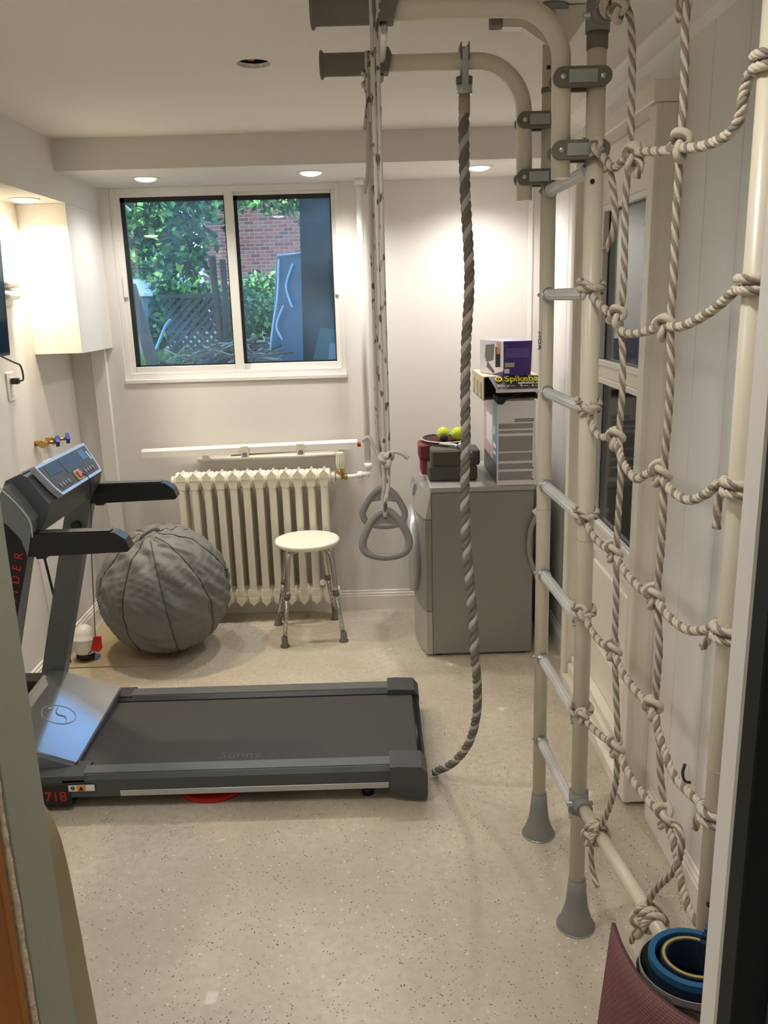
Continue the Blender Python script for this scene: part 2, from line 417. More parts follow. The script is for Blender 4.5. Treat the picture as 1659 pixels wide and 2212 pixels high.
struct(M().box(DL-.26, DL-.16, .735, .765, 0, ZC).box(DL-.104, DL-.08, .757, .765, 0, ZC).build('trim_9', DARKW), 'dark gap between the wooden studs')
struct(M().box(DR, DR+.028, .812, YF+.004, 0, 2.07, b=.003).build('trim_10', TRIM), 'white door jamb on the right')
struct(M().box(DR+.001, DR+.042, .775, .811, 0, 2.07, b=.002).build('trim_11', BLACKM), 'black door stop on the right of the doorway')
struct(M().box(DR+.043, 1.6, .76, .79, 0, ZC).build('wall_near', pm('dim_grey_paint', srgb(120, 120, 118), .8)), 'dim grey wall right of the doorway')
# passage behind the viewpoint
m = M().box(-2.6, -2.5, -2.2, .76, 0, ZC).box(1.6, 1.7, -2.2, .76, 0, ZC).box(-2.6, 1.7, -2.2, -2.1, 0, ZC)
struct(m.build('wall_passage', WALL), 'walls of the passage behind the viewpoint')

# ------------------------------------------------------------------ window
wn = struct(thing('window_1', 'sliding white window with two panes', 'window', ((WX0+WX1)/2, YB+.06, WZ0)))
del wn['category']
m = M()   # outer frame
t = .028
m.box(WX0, WX0+t, YB+.022, YB+.11, WZ0, WZ1, b=.002); m.box(WX1-t, WX1, YB+.022, YB+.11, WZ0, WZ1, b=.002)
m.box(WX0+t, WX1-t, YB+.022, YB+.11, WZ0, WZ0+.03, b=.002); m.box(WX0+t, WX1-t, YB+.022, YB+.11, WZ1-.03, WZ1, b=.002)
m.build('window_frame', VINYL, wn)
GL = glassmat('window_glass', (.78, .92, 1.0))
XM = -.722
def sash(x0, x1, y, st0, st1):
    s = M(); z0, z1 = WZ0+.026, WZ1-.022
    s.box(x0, x0+st0, y, y+.026, z0, z1, b=.003); s.box(x1-st1, x1, y, y+.026, z0, z1, b=.003)
    s.box(x0+st0, x1-st1, y, y+.026, z0, z0+.036, b=.003); s.box(x0+st0, x1-st1, y, y+.026, z1-.022, z1, b=.003)
    o = s.build('sash', VINYL, wn)
    g = M(); a0, a1, b0, b1 = x0+st0-.004, x1-st1+.004, z0+.034, z1-.018
    g.box(a0, a0+.027, y+.008, y+.024, b0, b1); g.box(a1-.010, a1, y+.008, y+.024, b0, b1)
    g.box(a0, a1, y+.008, y+.024, b1-.026, b1); g.box(a0, a1, y+.008, y+.024, b0, b0+.010)
    lab(g.build('gasket', GASK, o), 'black gasket around the pane')
    M().box(a0+.002, a1-.002, y+.014, y+.018, b0+.002, b1-.002).build('pane', GL, o)
    return o
sl = sash(WX0+.024, XM+.018, YB+.030, .026, .044)
sr = sash(XM-.016, WX1-.024, YB+.064, .026, .026)
for (px, py, X, Y) in ((263, 620, WX0+.040, YB+.030), (727, 614, WX1-.036, YB+.064)):
    p = PY(px, py, Y); M().box(X-.012, X+.012, Y-.016, Y-.0005, p.z-.055, p.z+.055, b=.004).build('latch', VINYL, wn)
m = M().box(WX0-.004, WX1+.004, YB-.010, YB+.021, WZ0-.022, WZ0-.0005, b=.003)
m.build('window_sill', TRIM, wn)

# ------------------------------------------------------------------ glazed door in the right wall
DY0, DY1, DZ0, DZ1 = 2.56, 3.44, .14, 2.16
dr = struct(thing('door_1', 'white half-glazed door in the plank wall', 'door', (XR+.03, 3.0, 0))); del dr['category']
DX = XR-.005
def dpart(nm, y0, y1, z0, z1, x0=DX, x1=DX+.04, mt=CREAM, b=.003, par=dr): return M().box(x0, x1, y0, y1, z0, z1, b=b).build(nm, mt, par)
dpart('door_stile', DY0+.05, DY0+.14, DZ0, DZ1-.03); dpart('door_stile', DY1-.17, DY1-.035, DZ0, DZ1-.03)
y0, y1 = DY0+.14, DY1-.17
dpart('door_rail', y0, y1, DZ1-.15, DZ1-.03); dpart('door_rail', y0, y1, DZ0, DZ0+.17)
dpart('door_rail', y0, y1, .68, .80); dpart('door_rail', y0, y1, 1.385, 1.43, x0=DX-.004)
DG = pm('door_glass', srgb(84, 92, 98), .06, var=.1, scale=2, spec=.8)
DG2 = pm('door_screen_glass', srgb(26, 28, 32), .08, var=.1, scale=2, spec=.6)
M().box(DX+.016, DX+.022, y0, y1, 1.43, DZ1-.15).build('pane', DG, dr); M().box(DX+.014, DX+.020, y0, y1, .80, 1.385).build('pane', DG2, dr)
for (a, b) in ((.80, 1.385), (1.43, DZ1-.15)):
    q = M(); q.box(DX-.010, DX+.014, y1-.022, y1, a, b, b=.003); q.box(DX-.010, DX+.014, y0, y0+.02, a, b, b=.003)
    q.box(DX-.010, DX+.014, y0+.02, y1-.022, a, a+.022, b=.003); q.box(DX-.010, DX+.014, y0+.02, y1-.022, b-.022, b, b=.003)
    q.build('glazing_bead', TRIM, dr)
q = M(); q.box(DX+.01, DX+.02, y0, y1, DZ0+.17, .68); q.box(DX-.004, DX+.01, y0+.03, y1-.03, DZ0+.20, .65, b=.004); q.box(DX+.002, DX+.013, y0+.055, y1-.055, DZ0+.225, .625, b=.002)
q.build('lower_panel', CREAM, dr)
CX = XR-.075
def casing(y0, y1, z0, z1):
    q = M(); q.box(CX, XR+.012, y0, y1, z0, z1, b=.003)
    for dx in (.012, .018, .056): q.box(CX+dx, CX+dx+.0022, y0-.0012, y0, z0, z1)
    return q.build('casing', CREAM, dr)
casing(2.50, 2.56, .012, 2.205); casing(3.44, 3.49, .012, 2.205)
M().box(CX-.012, XR+.012, 2.492, 3.50, 2.206, 2.262, b=.004).build('header', CREAM, dr)
M().box(XR-.012, XR+.012, 2.561, 2.60, .14, 2.205, b=.002).build('jamb', TRIM, dr)
M().box(XR-.012, XR+.012, 3.41, 3.439, .14, 2.205, b=.002).build('jamb', TRIM, dr)
M().box(XR-.02, XR+.012, 2.60, 3.41, 2.135, 2.205, b=.002).build('jamb', TRIM, dr)
q = M(); q.box(CX+.0, XR+.012, 2.561, 3.439, 0, .05, b=.003); q.box(CX+.02, XR+.012, 2.561, 3.439, .051, .10, b=.003); q.box(CX+.035, XR+.012, 2.561, 3.439, .101, .135, b=.003)
q.build('threshold', CREAM, dr)
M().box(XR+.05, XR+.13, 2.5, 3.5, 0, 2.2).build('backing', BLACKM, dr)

# ------------------------------------------------------------------ lamps
GLOW = emat('lamp_glow', (1, .95, .86), 9.0); GLOWW = emat('lamp_glow_warm', (1, .84, .58), 14.0)
def downlight(x, y, z, e, col, mt, label, ang=150):
    t = thing('downlight', label, 'lamp', (x, y, z), 'recessed downlights')
    T = Matrix.Translation((x, y, z))
    M().lathe([(.050, -.0035), (.064, -.0035), (.066, 0), (.050, 0)], 28, T=T).build('trim_ring', TRIM, t)
    M().lathe([(.001, -.016), (.022, -.0145), (.040, -.010), (.0495, -.0035), (.0495, 0), (.001, 0)], 28, T=T).build('lens', mt, t)
    spot('lamp_light', (x, y, z-.022), e, col, ang, parent=t)
SC = (1, .965, .92); E1 = 33
downlight(-1.053, 4.17, ZS, 21, SC, GLOW, 'recessed downlight in the soffit above the left window pane')
downlight(-.279, 4.13, ZS, E1, SC, GLOW, 'recessed downlight in the soffit above the right window pane')
downlight(.497, 4.11, ZS, E1, SC, GLOW, 'recessed downlight in the soffit above the washing machine')
downlight(-1.487, 3.80, ZBK, 44, (1, .84, .60), GLOWW, 'warm recessed downlight under the left bulkhead beside the duct cover', 150)
downlight(-1.487, 3.10, ZBK, 30, (1, .84, .60), GLOWW, 'warm recessed downlight under the left bulkhead above the television', 150)
downlight(-.80, 1.55, ZC, 42, SC, GLOW, 'added unseen downlight in the ceiling left of the doorway, brightening the near room', 160)  # out-of-view lamp added to brighten the near floor
downlight(.10, 1.20, ZC, 26, SC, GLOW, 'added unseen downlight in the ceiling just inside the doorway, brightening the near room', 160)  # second added lamp, also out of view, lifting the foreground
# unseen fill lamp added behind the viewpoint to brighten the doorway
spot('passage_fill_light', (-.5, -1.0, 2.36), 40, SC, 160, rad=.08)

# ------------------------------------------------------------------ radiator
RX0, NS = -1.062, 12; RP = (.275+1.062-.012)/12
RX0 = -1.045; RP = (-.295-RX0)/11; ZT, ZB_ = .845, .095; RY = 4.335
rd = thing('radiator', 'cream cast-iron column radiator under the window', 'radiator', (-.67, RY, ZB_))
s = M()
for y in (RY-.036, RY+.036):
    oct_ = [(-.019, y-.008), (-.011, y-.019), (.011, y-.019), (.019, y-.008), (.019, y+.008), (.011, y+.019), (-.011, y+.019), (-.019, y+.008)]
    s.prism(oct_, 'z', .155, .785)
def head(z, sg):
    w_ = .0235
    pts = [(-w_, z), (-w_, z+sg*.022), (-.012, z+sg*.032), (0, z+sg*.047), (.012, z+sg*.032), (w_, z+sg*.022), (w_, z)]
    s.prism(pts if sg > 0 else pts[::-1], 'y', RY-.058, RY+.058); s.prism([(-.019, z-sg*.045), (-w_, z), (w_, z), (.019, z-sg*.045)] if sg > 0 else [(.019, z-sg*.045), (w_, z), (-w_, z), (-.019, z-sg*.045)], 'y', RY-.056, RY+.056)
head(ZT-.047, 1); head(ZB_+.047, -1)
for z in (.79, .15):
    s.tube([(-RP/2, RY, z), (-RP/2+.01, RY, z), (0, RY, z), (RP/2-.01, RY, z), (RP/2, RY, z)], [.044, .050, .044, .050, .044], 16)
sec_me = s.mesh('section', CAST)
for i in range(NS):
    o = bpy.data.objects.new('section', sec_me); C.objects.link(o); o.location = (RX0+i*RP, 0, 0); setp(o, rd)
for x in (RX0-RP/2-.012, RX0+11*RP+RP/2+.012):
    for z in (.79, .15): M().cyl((x-.012, RY, z), (x+.012, RY, z), .03, n=8).build('end_plug', CAST, rd)
M().cyl((RX0+11*RP+RP/2+.012, RY, .79), (RX0+11.6*RP+.05, RY, .79), .016).build('union', CAST, rd)
for x in (RX0+1.5*RP, RX0+9.5*RP):
    M().box(x-.012, x+.012, RY+.03, YB-.001, .115, .150, b=.002).build('wall_bracket', CAST, rd)
M().cyl((RX0+10.5*RP, RY-.02, .215), (RX0+10.5*RP, RY-.05, .215), .014).build('bleed_knob', PVC, rd)
# thermostatic valve and its pipe
vt = thing('radiator_valve', 'brass thermostatic valve with ridged cream head beside the radiator', 'valve', (-.215, RY, .78))
vx = PY(736, 1015, RY).x; vz = .79
m = M().cyl((vx-.055, RY, vz), (vx+.035, RY, vz), .012, n=12).cyl((vx-.05, RY, vz), (vx-.028, RY, vz), .021, n=6).cyl((vx+.018, RY, vz), (vx+.034, RY, vz), .018, n=6).cyl((vx, RY, vz), (vx, RY, vz+.045), .015, n=12)
m.build('valve_body', BRASS, vt)
m = M().tube([(vx, RY, vz+.045), (vx, RY, vz+.075), (vx, RY, vz+.125)], [.018, .022, .021], 24, star=.14).lathe([(.02, .125), (.02, .130), (.012, .134), (.001, .134)], 20, T=Matrix.Translation((vx, RY, vz)))
m.build('valve_head', CAST, vt)
px_ = -.062
hp = thing('heating_pipe', 'white heating pipe rising from the radiator to the soffit', 'pipe', (px_, RY+.04, vz))
PYY = RY+.05
pth = cr([(vx+.034, RY, vz), (vx+.06, RY, vz), (px_-.03, PYY-.01, vz), (px_-.006, PYY, vz+.006), (px_, PYY, vz+.035), (px_, PYY, vz+.06)], 6)
m = M().tube(pth, .0125, 14).cyl((px_, PYY, vz+.05), (px_, PYY, ZS), .0165, n=16); m.build('pipe', PVC, hp)
m = M().cyl((px_, PYY, vz+.03), (px_, PYY, vz+.062), .021).cyl((px_-.06, PYY-.012, vz), (px_-.028, PYY-.008, vz), .019).sphere((px_-.004, PYY, vz+.004), .021, 16, 10); m.build('elbow', PVC, hp)
M().cyl((px_, PYY, ZS-.03), (px_, PYY, ZS-.001), .022).build('collar', PVC, hp)
# spare moulding resting above the radiator with a brass rod taped to it
mp = thing('white_moulding', 'long white moulding above the radiator with a brass rod taped under it', 'moulding', (-.68, 4.40, .90))
a = PY(308, 980, 4.375); b = PY(772, 958.6, 4.378); d = (b-a).normalized()
T = frame(a, d, (0, 0, 1)); Ln = (b-a).length
# local: x along, y up, z toward the viewer (out of the wall)
m = M().prism([(-.022, -.022), (.022, -.022), (.022, .010), (.012, .024), (-.022, .024)][::-1], 'x', 0, Ln, T=T); m.build('moulding_bar', TRIM, mp)
m = M().tube([T @ Vector((.47, -.030, .015)), T @ Vector((Ln*.97, -.018, .018))], .0042, 8); m.build('brass_rod', BRASS, mp)
for x in (.545, .84):
    q = M().box(x-.02, x+.02, -.040, .018, .0255, .0285, T=T).box(x-.018, x+.018, -.040, -.038, .0, .0285, T=T); q.build('tape', pm('paper_tape', srgb(222, 216, 200), .8), mp)
    q = M().tube([T @ Vector((x+.011*math.cos(k*PI/8), -.027+.011*math.sin(k*PI/8), .029)) for k in range(16)], .0014, 5, closed=True).sphere(T @ Vector((x, -.027, .029)), .004, 8, 5)
    q.build('tape_mark', BLACKM, mp)
M().cyl(T @ Vector((Ln, -.004, 0)), T @ Vector((Ln+.018, -.004, 0)), .012).build('red_cap', RED, mp)
q = M()
for x in (.33, 1.05):
    q.box(x-.014, x+.014, -.05, -.022, -.06, .012, T=T)
q.build('wall_support', CAST, mp)
o = M().cyl((-.98, YB-.013, .885), (-.20, YB-.013, .893), .0115, n=12).build('wall_pipe', PVC); tag(o, 'thin white pipe on the wall just behind the radiator top', 'pipe')

# ------------------------------------------------------------------ shower stool
SCX, SCY, SZ = -.381, 4.095, .525
st = thing('round_stool', 'white round shower stool with aluminium legs before the radiator', 'stool', (SCX, SCY, 0))
T = Matrix.Translation((SCX, SCY, 0))
M().lathe([(.001, SZ-.035), (.12, SZ-.035), (.158, SZ-.026), (.166, SZ-.012), (.163, SZ-.003), (.15, SZ), (.02, SZ-.003), (.001, SZ-.004)], 48, T=T).build('seat', pm('stool_white_plastic', srgb(240, 236, 220), .4, var=.02), st)
for (px, py) in ((616, 1400), (743, 1388), (602, 1352), (724, 1340)):
    f = PZ(px, py-3, 0); c = Vector((SCX, SCY, 0)); dv = (f-c); hd = dv.normalized()
    top = Vector((SCX, SCY, SZ-.046))+hd*.085; sh = Vector((SCX, SCY, SZ-.056))+hd*.135; mid = f*.45+Vector((sh.x, sh.y, sh.z))*.55
    lg = M().tube(cr([top, (top+sh)/2+Vector((0, 0, .004)), sh+hd*.010+Vector((0, 0, -.022)), mid], 6), .0135, 12).build('leg', CHROME, st)
    M().cyl(mid, Vector((f.x, f.y, .03)), .0115, n=12).build('leg_tube', CHROME, lg)
    ax = (mid-f).normalized()
    M().cyl(mid-ax*.012, mid+ax*.012, .0165, n=14).build('collar', RUBG, lg)
    q = M(); 
    for k in range(7):
        p = f+(mid-f)*(.30+k*.095)+Vector((.004, -.011, 0)); q.sphere(p, .0028, 8, 5)
    q.build('pin_holes', BLACKM, lg)
    M().lathe([(.024, 0), (.024, .006), (.017, .014), (.0155, .05), (.013, .052)], 18, T=Matrix.Translation((f.x, f.y, 0))).build('rubber_foot', RUBG, lg)

# ------------------------------------------------------------------ exercise ball in a grey cover
BC = Vector((-1.090, 3.945, .328)); BR = .320
FAB = pm('grey_cover_fabric', srgb(116, 115, 113), .58, var=.05, scale=12, bump=.45, bscale=22)
SEAM = pm('cover_seam', srgb(70, 69, 68), .7)
bl = thing('exercise_ball', 'large exercise ball in a wrinkled grey fabric cover', 'ball', (BC.x, BC.y, 0))
axis = Vector((-.06, -.30, .95)).normalized(); e1 = axis.orthogonal().normalized(); e2 = axis.cross(e1)
nseam = 9
def bpt(th, ph, k=0.0):
    d = axis*math.cos(th)+(e1*math.cos(ph)+e2*math.sin(ph))*math.sin(th)
    u = (ph/(2*PI)*nseam) % 1.0; pinch = .007*(1-min(1, min(u, 1-u)*8))*math.sin(th)
    wr_ = .0035*math.sin(9*d.x+14*d.z+3*math.sin(11*d.y))*math.sin(13*d.y-5*d.x)+.003*math.sin(27*d.x*d.z+19*d.y)
    cr_ = .0016*math.sin(31*d.x+23*d.z*d.y+9*math.sin(7*d.z))+.0013*math.sin(43*d.z-29*d.x*d.y+6*math.sin(13*d.y))
    r = BR*(1-.02*(d.z < -.8))-pinch+wr_*1.5+cr_+k; p = BC+d*r
    return Vector((p.x, p.y, max(p.z, .009+.0)))
v = []; f = []; NU, NV = 198, 100
for j in range(NV+1):
    for k in range(NU): v.append(bpt(.02+(PI-.04)*j/NV, 2*PI*k/NU))
for j in range(NV):
    for k in range(NU): f.append([j*NU+k, (j+1)*NU+k, (j+1)*NU+(k+1) % NU, j*NU+(k+1) % NU])
f.append([k for k in range(NU)]); f.append([NV*NU+k for k in range(NU)][::-1])
M().add(v, f, 0, True).build('cover', FAB, bl)
for i in range(nseam):
    ph = 2*PI*i/nseam
    pts = [bpt(.12+(PI-.24)*j/50, ph, .002) for j in range(51)]
    M().tube(pts, .0022, 5).build('seam', SEAM, bl)
p = bpt(.001, 0); q = M().tube(cr([p+e1*.055, p+e1*.03+axis*.02, p-e1*.03+axis*.02, p-e1*.055], 6), .010, 8, flat=.35); q.build('handle', FAB, bl)
p = PY(490, 1228, BC.y); q = M().box(p.x-.01, p.x+.008, BC.y-.012, BC.y-.004, p.z-.006, p.z+.004, b=.001); q.build('zip_pull', pm('teal_tab', srgb(30, 90, 110), .5), bl)
p = PY(488, 1312, BC.y+.05); q = M().box(p.x-.035, p.x+.012, BC.y+.04, BC.y+.048, p.z-.02, p.z+.012, b=.002); q.build('side_tab', FAB, bl)
tag(M().box(-1.56, -1.056, 3.752, 4.40, 0, .008, b=.002).build('floor_sheet', CARD), 'flat tan cardboard sheet on the floor under the grey ball', 'sheet')

# ------------------------------------------------------------------ washing machine
WX_, WXR, WYF, WYB, WZ = .20, .715, 3.765, 4.365, .85
ws = thing('washing_machine', 'grey front-loading washing machine turned sideways by the back wall', 'washing machine', ((WX_+WXR)/2, 4.06, 0))
FXW = WX_+.035
M().box(FXW, WXR, WYF, WYB, .012, WZ-.032, b=.004).build('body', WASH, ws)
M().box(FXW-.005, WXR+.004, WYF-.003, WYB+.003, WZ-.031, WZ, b=.006).build('top', WASHT, ws)
for (x, y) in ((FXW+.03, WYF+.04), (WXR-.04, WYF+.04), (FXW+.03, WYB-.04), (WXR-.04, WYB-.04)):
    M().cyl((x, y, 0), (x, y, .012), .02).build('foot', BLACK, ws)
def fpan(nm, z0, z1, bulge, mt, top=False):
    n = 18; pts = []
    ya, yb = WYF+.001, WYB-.001
    q = M(); v = []; f = []
    zs = [z0, z1]
    for z in zs:
        sh = 0
        for i in range(n+1):
            y = ya+(yb-ya)*i/n; t = (i/n-.5)*2
            x = FXW-.001-.028-bulge*(1-t*t)+(.03 if (top and z == z1) else 0); v.append((x, y, z))
        v.append((FXW-.001, yb, z)); v.append((FXW-.001, ya, z))
    K = n+3; f = [[i, (i+1) % K, K+(i+1) % K, K+i] for i in range(K)]; f += [list(range(K))[::-1], [K+i for i in range(K)]]
    return q.add(v, f, 0, False).build(nm, mt, ws)
fpan('kick_panel', .012, .232, .045, WASHT); fpan('front_panel', .235, .690, .045, WASH); fpan('control_panel', .693, WZ-.033, .045, WASHT, True)
dc = Vector((WX_-.040, (WYF+WYB)/2, .47)); T = frame(dc, (0, -1, 0), (0, 0, 1)); 
T = Matrix.Translation(dc) @ Matrix.Rotation(-PI/2, 4, 'Y')
dd = M().lathe([(.125, -.03), (.215, -.025), (.225, .005), (.215, .025), (.17, .034), (.135, .028), (.125, -.03)], 48, T=T).build('door', SILVER, ws)
M().lathe([(.001, -.01), (.13, -.01), (.13, .008), (.07, .022), (.001, .026)], 40, T=T).build('door_glass', pm('dark_door_glass', srgb(24, 25, 28), .08, spec=.7), dd)
a = Vector((WX_-.030, 4.19, .765)); T = frame(a, (0, -1, 0), (.21, 0, 1))
M().box(-.11, .11, -.030, .030, -.003, .004, b=.002, T=T).build('display', pm('display_grey', srgb(120, 124, 126), .25), ws)
M().box(.0, .06, -.02, .02, .004, .006, T=T).build('detergent_drawer_window', pm('display_light', srgb(196, 198, 196), .3), ws)
# hose behind the washer
h = thing('drain_hose', 'grey drain hose curving out behind the washing machine', 'hose', (.76, 3.9, .3))
M().tube(cr([(WXR+.03, 3.83, .74), (WXR+.02, 3.74, .73), (WXR-.018, 3.735, .64), (WXR-.022, 3.735, .52), (WXR+.015, 3.745, .40), (WXR+.05, 3.79, .30), (WXR+.055, 3.80, .02)], 8), .011, 10).build('hose_tube', pm('hose_grey', srgb(150, 148, 142), .5), h)
M().cyl((WXR-.005, 3.742, .712), (WXR+.03, 3.742, .738), .018, n=12).build('hose_clip', PVC, h)
tag(M().box(.795, .825, 3.90, 4.33, .0, .74, b=.006).build('folded_rack', pm('rack_grey', srgb(168, 166, 160), .5)), 'pale narrow folded rack standing behind the washing machine', 'rack')

# ------------------------------------------------------------------ things on the washer
def block(x0, y0, z0, mt, label, lx=.23, ly=.15, lz=.074, grp='foam yoga blocks'):
    o = M().box(x0, x0+lx, y0, y0+ly, z0, z0+lz, b=.008).build('yoga_block', mt); tag(o, label, 'yoga block', grp); return o
DB = pm('charcoal_foam', srgb(84, 80, 73), .85, var=.06, scale=60, bump=.15, bscale=300); MB_ = pm('burgundy_foam', srgb(126, 62, 66), .85, var=.06, scale=60, bump=.15, bscale=300)
block(.233, 3.872, WZ, DB, 'charcoal foam yoga block, lower of the two dark ones on the washer')
block(.246, 3.872, WZ+.0745, DB, 'charcoal foam yoga block, upper of the two dark ones on the washer')
block(.205, 4.035, WZ, MB_, 'burgundy foam yoga block, lower of the two behind the charcoal ones', lx=.22)
block(.196, 4.035, WZ+.0745, MB_, 'burgundy foam yoga block, upper of the two behind the charcoal ones', lx=.22, lz=.076)
RZ = 1.011
rk = thing('racket', 'squash racket with dark frame lying on the yoga blocks', 'racket', (.32, 4.05, RZ))
rc = Vector((.318, 4.11, RZ+.002)); A = Vector((.30, -.954, 0)).normalized(); Bv = Vector((A.y, -A.x, 0))
RT = frame(rc, Bv, A)   # local x across, y towards the handle
hp_ = [RT @ Vector((.095*math.cos(t), .128*math.sin(t), 0)) for t in [2*PI*k/40 for k in range(40)]]
hd = M().tube(hp_, .0085, 10, closed=True, flat=.9).build('frame', pm('racket_black', srgb(38, 36, 36), .3, var=.2), rk)
M().tube([RT @ Vector((.102*math.cos(t), .135*math.sin(t), .004)) for t in [2*PI*k/40 for k in range(40)]], .003, 6, closed=True).build('frame_stripe', pm('racket_white', srgb(210, 206, 200), .35), hd)
q = M()
for i in range(-7, 8):
    x = i*.0118; y = .122*math.sqrt(max(0, 1-(x/.093)**2)); q.tube([RT @ Vector((x, -y, 0)), RT @ Vector((x, y, 0))], .0011, 4)
for i in range(-9, 10):
    y = i*.0125; x = .092*math.sqrt(max(0, 1-(y/.126)**2)); q.tube([RT @ Vector((-x, y, .001)), RT @ Vector((x, y, .001))], .0011, 4)
o = q.build('strings', pm('string_maroon', srgb(112, 60, 56), .5), rk); o['kind'] = 'stuff'
for s_ in (-1, 1):
    M().tube(cr([RT @ Vector((s_*.06, .098, 0)), RT @ Vector((s_*.035, .15, 0)), RT @ Vector((s_*.010, .185, 0)), RT @ Vector((s_*.006, .20, -.004))], 5), .007, 8).build('throat', pm('racket_white', srgb(210, 206, 200), .35), rk)
M().tube(cr([RT @ Vector((0, .195, -.003)), RT @ Vector((0, .24, -.004)), RT @ Vector((0, .30, -.008)), RT @ Vector((0, .36, -.022))], 5), [.009]*5+[.013]*11, 10).build('handle', pm('grip_grey', srgb(96, 98, 104), .8, bump=.4, bscale=120), rk)
TB = pm('tennis_felt', srgb(206, 222, 40), .95, var=.06, scale=200, bump=.5, bscale=400); TL = pm('tennis_line', srgb(236, 240, 210), .8)
def tball(c, r, label):
    t = thing('tennis_ball', label, 'ball', (c[0], c[1], c[2]-r), 'tennis balls')
    M().sphere(c, r, 28, 18).build('felt', TB, t)
    pts = []
    for k in range(48):
        a = 2*PI*k/48; x = .75*math.cos(a)+.25*math.cos(3*a); y = .75*math.sin(a)-.25*math.sin(3*a); z = .866*math.sin(2*a)
        d = Vector((x, z, y)).normalized(); pts.append(Vector(c)+d*r*1.004)
    M().tube(pts, .0013, 5, closed=True).build('seam_line', TL, t)
tball((.318, 4.07, RZ+.005+.032), .032, 'yellow-green tennis ball behind the small black ball')
tball((.388, 4.05, RZ+.005+.032), .032, 'yellow-green tennis ball half hidden by the climbing rope')
o = M().sphere((.316, 4.012, RZ+.005+.0195), .0195, 24, 14).build('squash_ball', pm('black_rubber_ball', srgb(26, 26, 28), .7)); tag(o, 'small black squash ball in front of a tennis ball', 'ball')
# tall white and blue carton
TY0, TY1, TX0, TX1, TZ1 = 3.752, 4.22, .538, .713, 1.238
tb = thing('tall_carton', 'tall white and blue product carton standing on the washer', 'box', ((TX0+TX1)/2, 4.0, WZ))
M().box(TX0, TX1, TY0, TY1, WZ, TZ1, b=.0015).build('carton', pm('carton_white', srgb(226, 222, 224), .5, var=.02), tb)
BLU = pm('print_blue', srgb(44, 130, 158), .35, var=.25, scale=3); PNK = pm('print_pink_photo', srgb(206, 178, 178), .4, var=.25, scale=9); NAV = pm('print_dark', srgb(34, 40, 46), .35); GRYP = pm('print_grey_text', srgb(150, 146, 148), .5, var=.3, scale=120)
WHT = pm('print_white', srgb(240, 240, 238), .5)
def lf(nm, y0, y1, z0, z1, mt, par=None, dx=.0006): return M().box(TX0-dx, TX0-dx+.0005, y0, y1, z0, z1).build(nm, mt, par or tb)
pb = lf('blue_print', TY0+.002, TY0+.13, WZ+.10, TZ1-.002, BLU); lf('dark_print', TY0+.002, TY1-.02, WZ+.002, WZ+.10, NAV); pp = lf('photo_print', TY0+.13, TY1-.002, WZ+.10, TZ1-.002, PNK)
for (z, h_) in ((WZ+.165, .022), (WZ+.135, .014)): lf('white_print', TY0+.03, TY0+.115, z, z+h_, WHT, dx=.0012)
for y in (TY0+.055, TY0+.10): lf('white_print', y, y+.018, WZ+.225, WZ+.265, WHT, dx=.0012)
q = lf('white_print', TY0+.16, TY0+.36, WZ+.16, WZ+.30, WHT, dx=.0012); q = lf('white_print', TY0+.20, TY0+.30, WZ+.30, WZ+.36, pm('print_violet', srgb(190, 186, 214), .4), dx=.0012)
k = (TZ1-WZ)/182.
def ft(y0, y1, x0=.04, x1=.93, mt=GRYP): 
    M().box(TX0+(TX1-TX0)*x0, TX0+(TX1-TX0)*x1, TY0-.0008, TY0-.0002, WZ+(1049-y1)*k, WZ+(1049-y0)*k).build('text_band', mt, tb)
for (a, b) in ((915, 926), (930, 936), (942, 975), (978, 996), (1001, 1014), (1019, 1038)): ft(a, b)
for (a, b) in ((905, 907.5), (909, 911.5)): ft(a, b, .45, .95, pm('print_dark_text', srgb(96, 92, 94), .5, var=.5, scale=300))
for y in (1012, 1037): M().cyl((TX1-.009, TY0-.0012, WZ+(1049-y)*k), (TX1-.009, TY0-.0002, WZ+(1049-y)*k), .0035, n=12).build('print_dot', NAV, tb)
# game box with hanging printed flap
GX0, GX1, GY0, GY1, GZ0, GZ1 = .478, .735, 3.772, 4.20, TZ1+.001, 1.345
gb = thing('game_box', 'open black and tan game carton with yellow lettering on top of the tall carton', 'box', (.6, 3.98, GZ0))
SAND = pm('print_sand_photo', srgb(204, 190, 160), .45, var=.22, scale=14); KR = pm('carton_kraft_dark', srgb(22, 20, 20), .6); YEL = pm('print_yellow', srgb(226, 214, 60), .5); DKP = pm('print_charcoal', srgb(66, 62, 62), .45)
q = M(); q.box(GX0, GX1, GY0+.03, GY1, GZ1-.004, GZ1); q.box(GX0, GX0+.004, GY0, GY1, GZ0, GZ1-.004); q.box(GX1-.004, GX1, GY0, GY1, GZ0, GZ1-.004); q.box(GX0, GX1, GY1-.004, GY1, GZ0, GZ1-.004); q.box(GX0, GX1, GY0+.02, GY1, GZ0, GZ0+.003)
q.build('carton', [SAND], gb)
M().box(GX0+.006, GX1-.006, GY0+.10, GY1-.006, GZ0+.005, GZ1-.006).build('dark_inside', KR, gb)
fa, fb = Vector((GX0+.028, GY0+.03, GZ1-.001)), Vector((GX0+.056, GY0-.035, GZ1-.052))
v = [(GX0+.026, GY0+.03, GZ1), (GX1, GY0+.03, GZ1), (GX1, GY0-.035, GZ1-.052), (GX0+.052, GY0-.035, GZ1-.052)]
nrm = (Vector(v[1])-Vector(v[0])).cross(Vector(v[3])-Vector(v[0])).normalized()*.0035
v2 = [tuple(Vector(p)+nrm) for p in v]
fl = M().add(v+v2, [(0, 1, 2, 3), (7, 6, 5, 4), (0, 4, 5, 1), (1, 5, 6, 2), (2, 6, 7, 3), (3, 7, 4, 0)]).build('flap', DKP, gb)
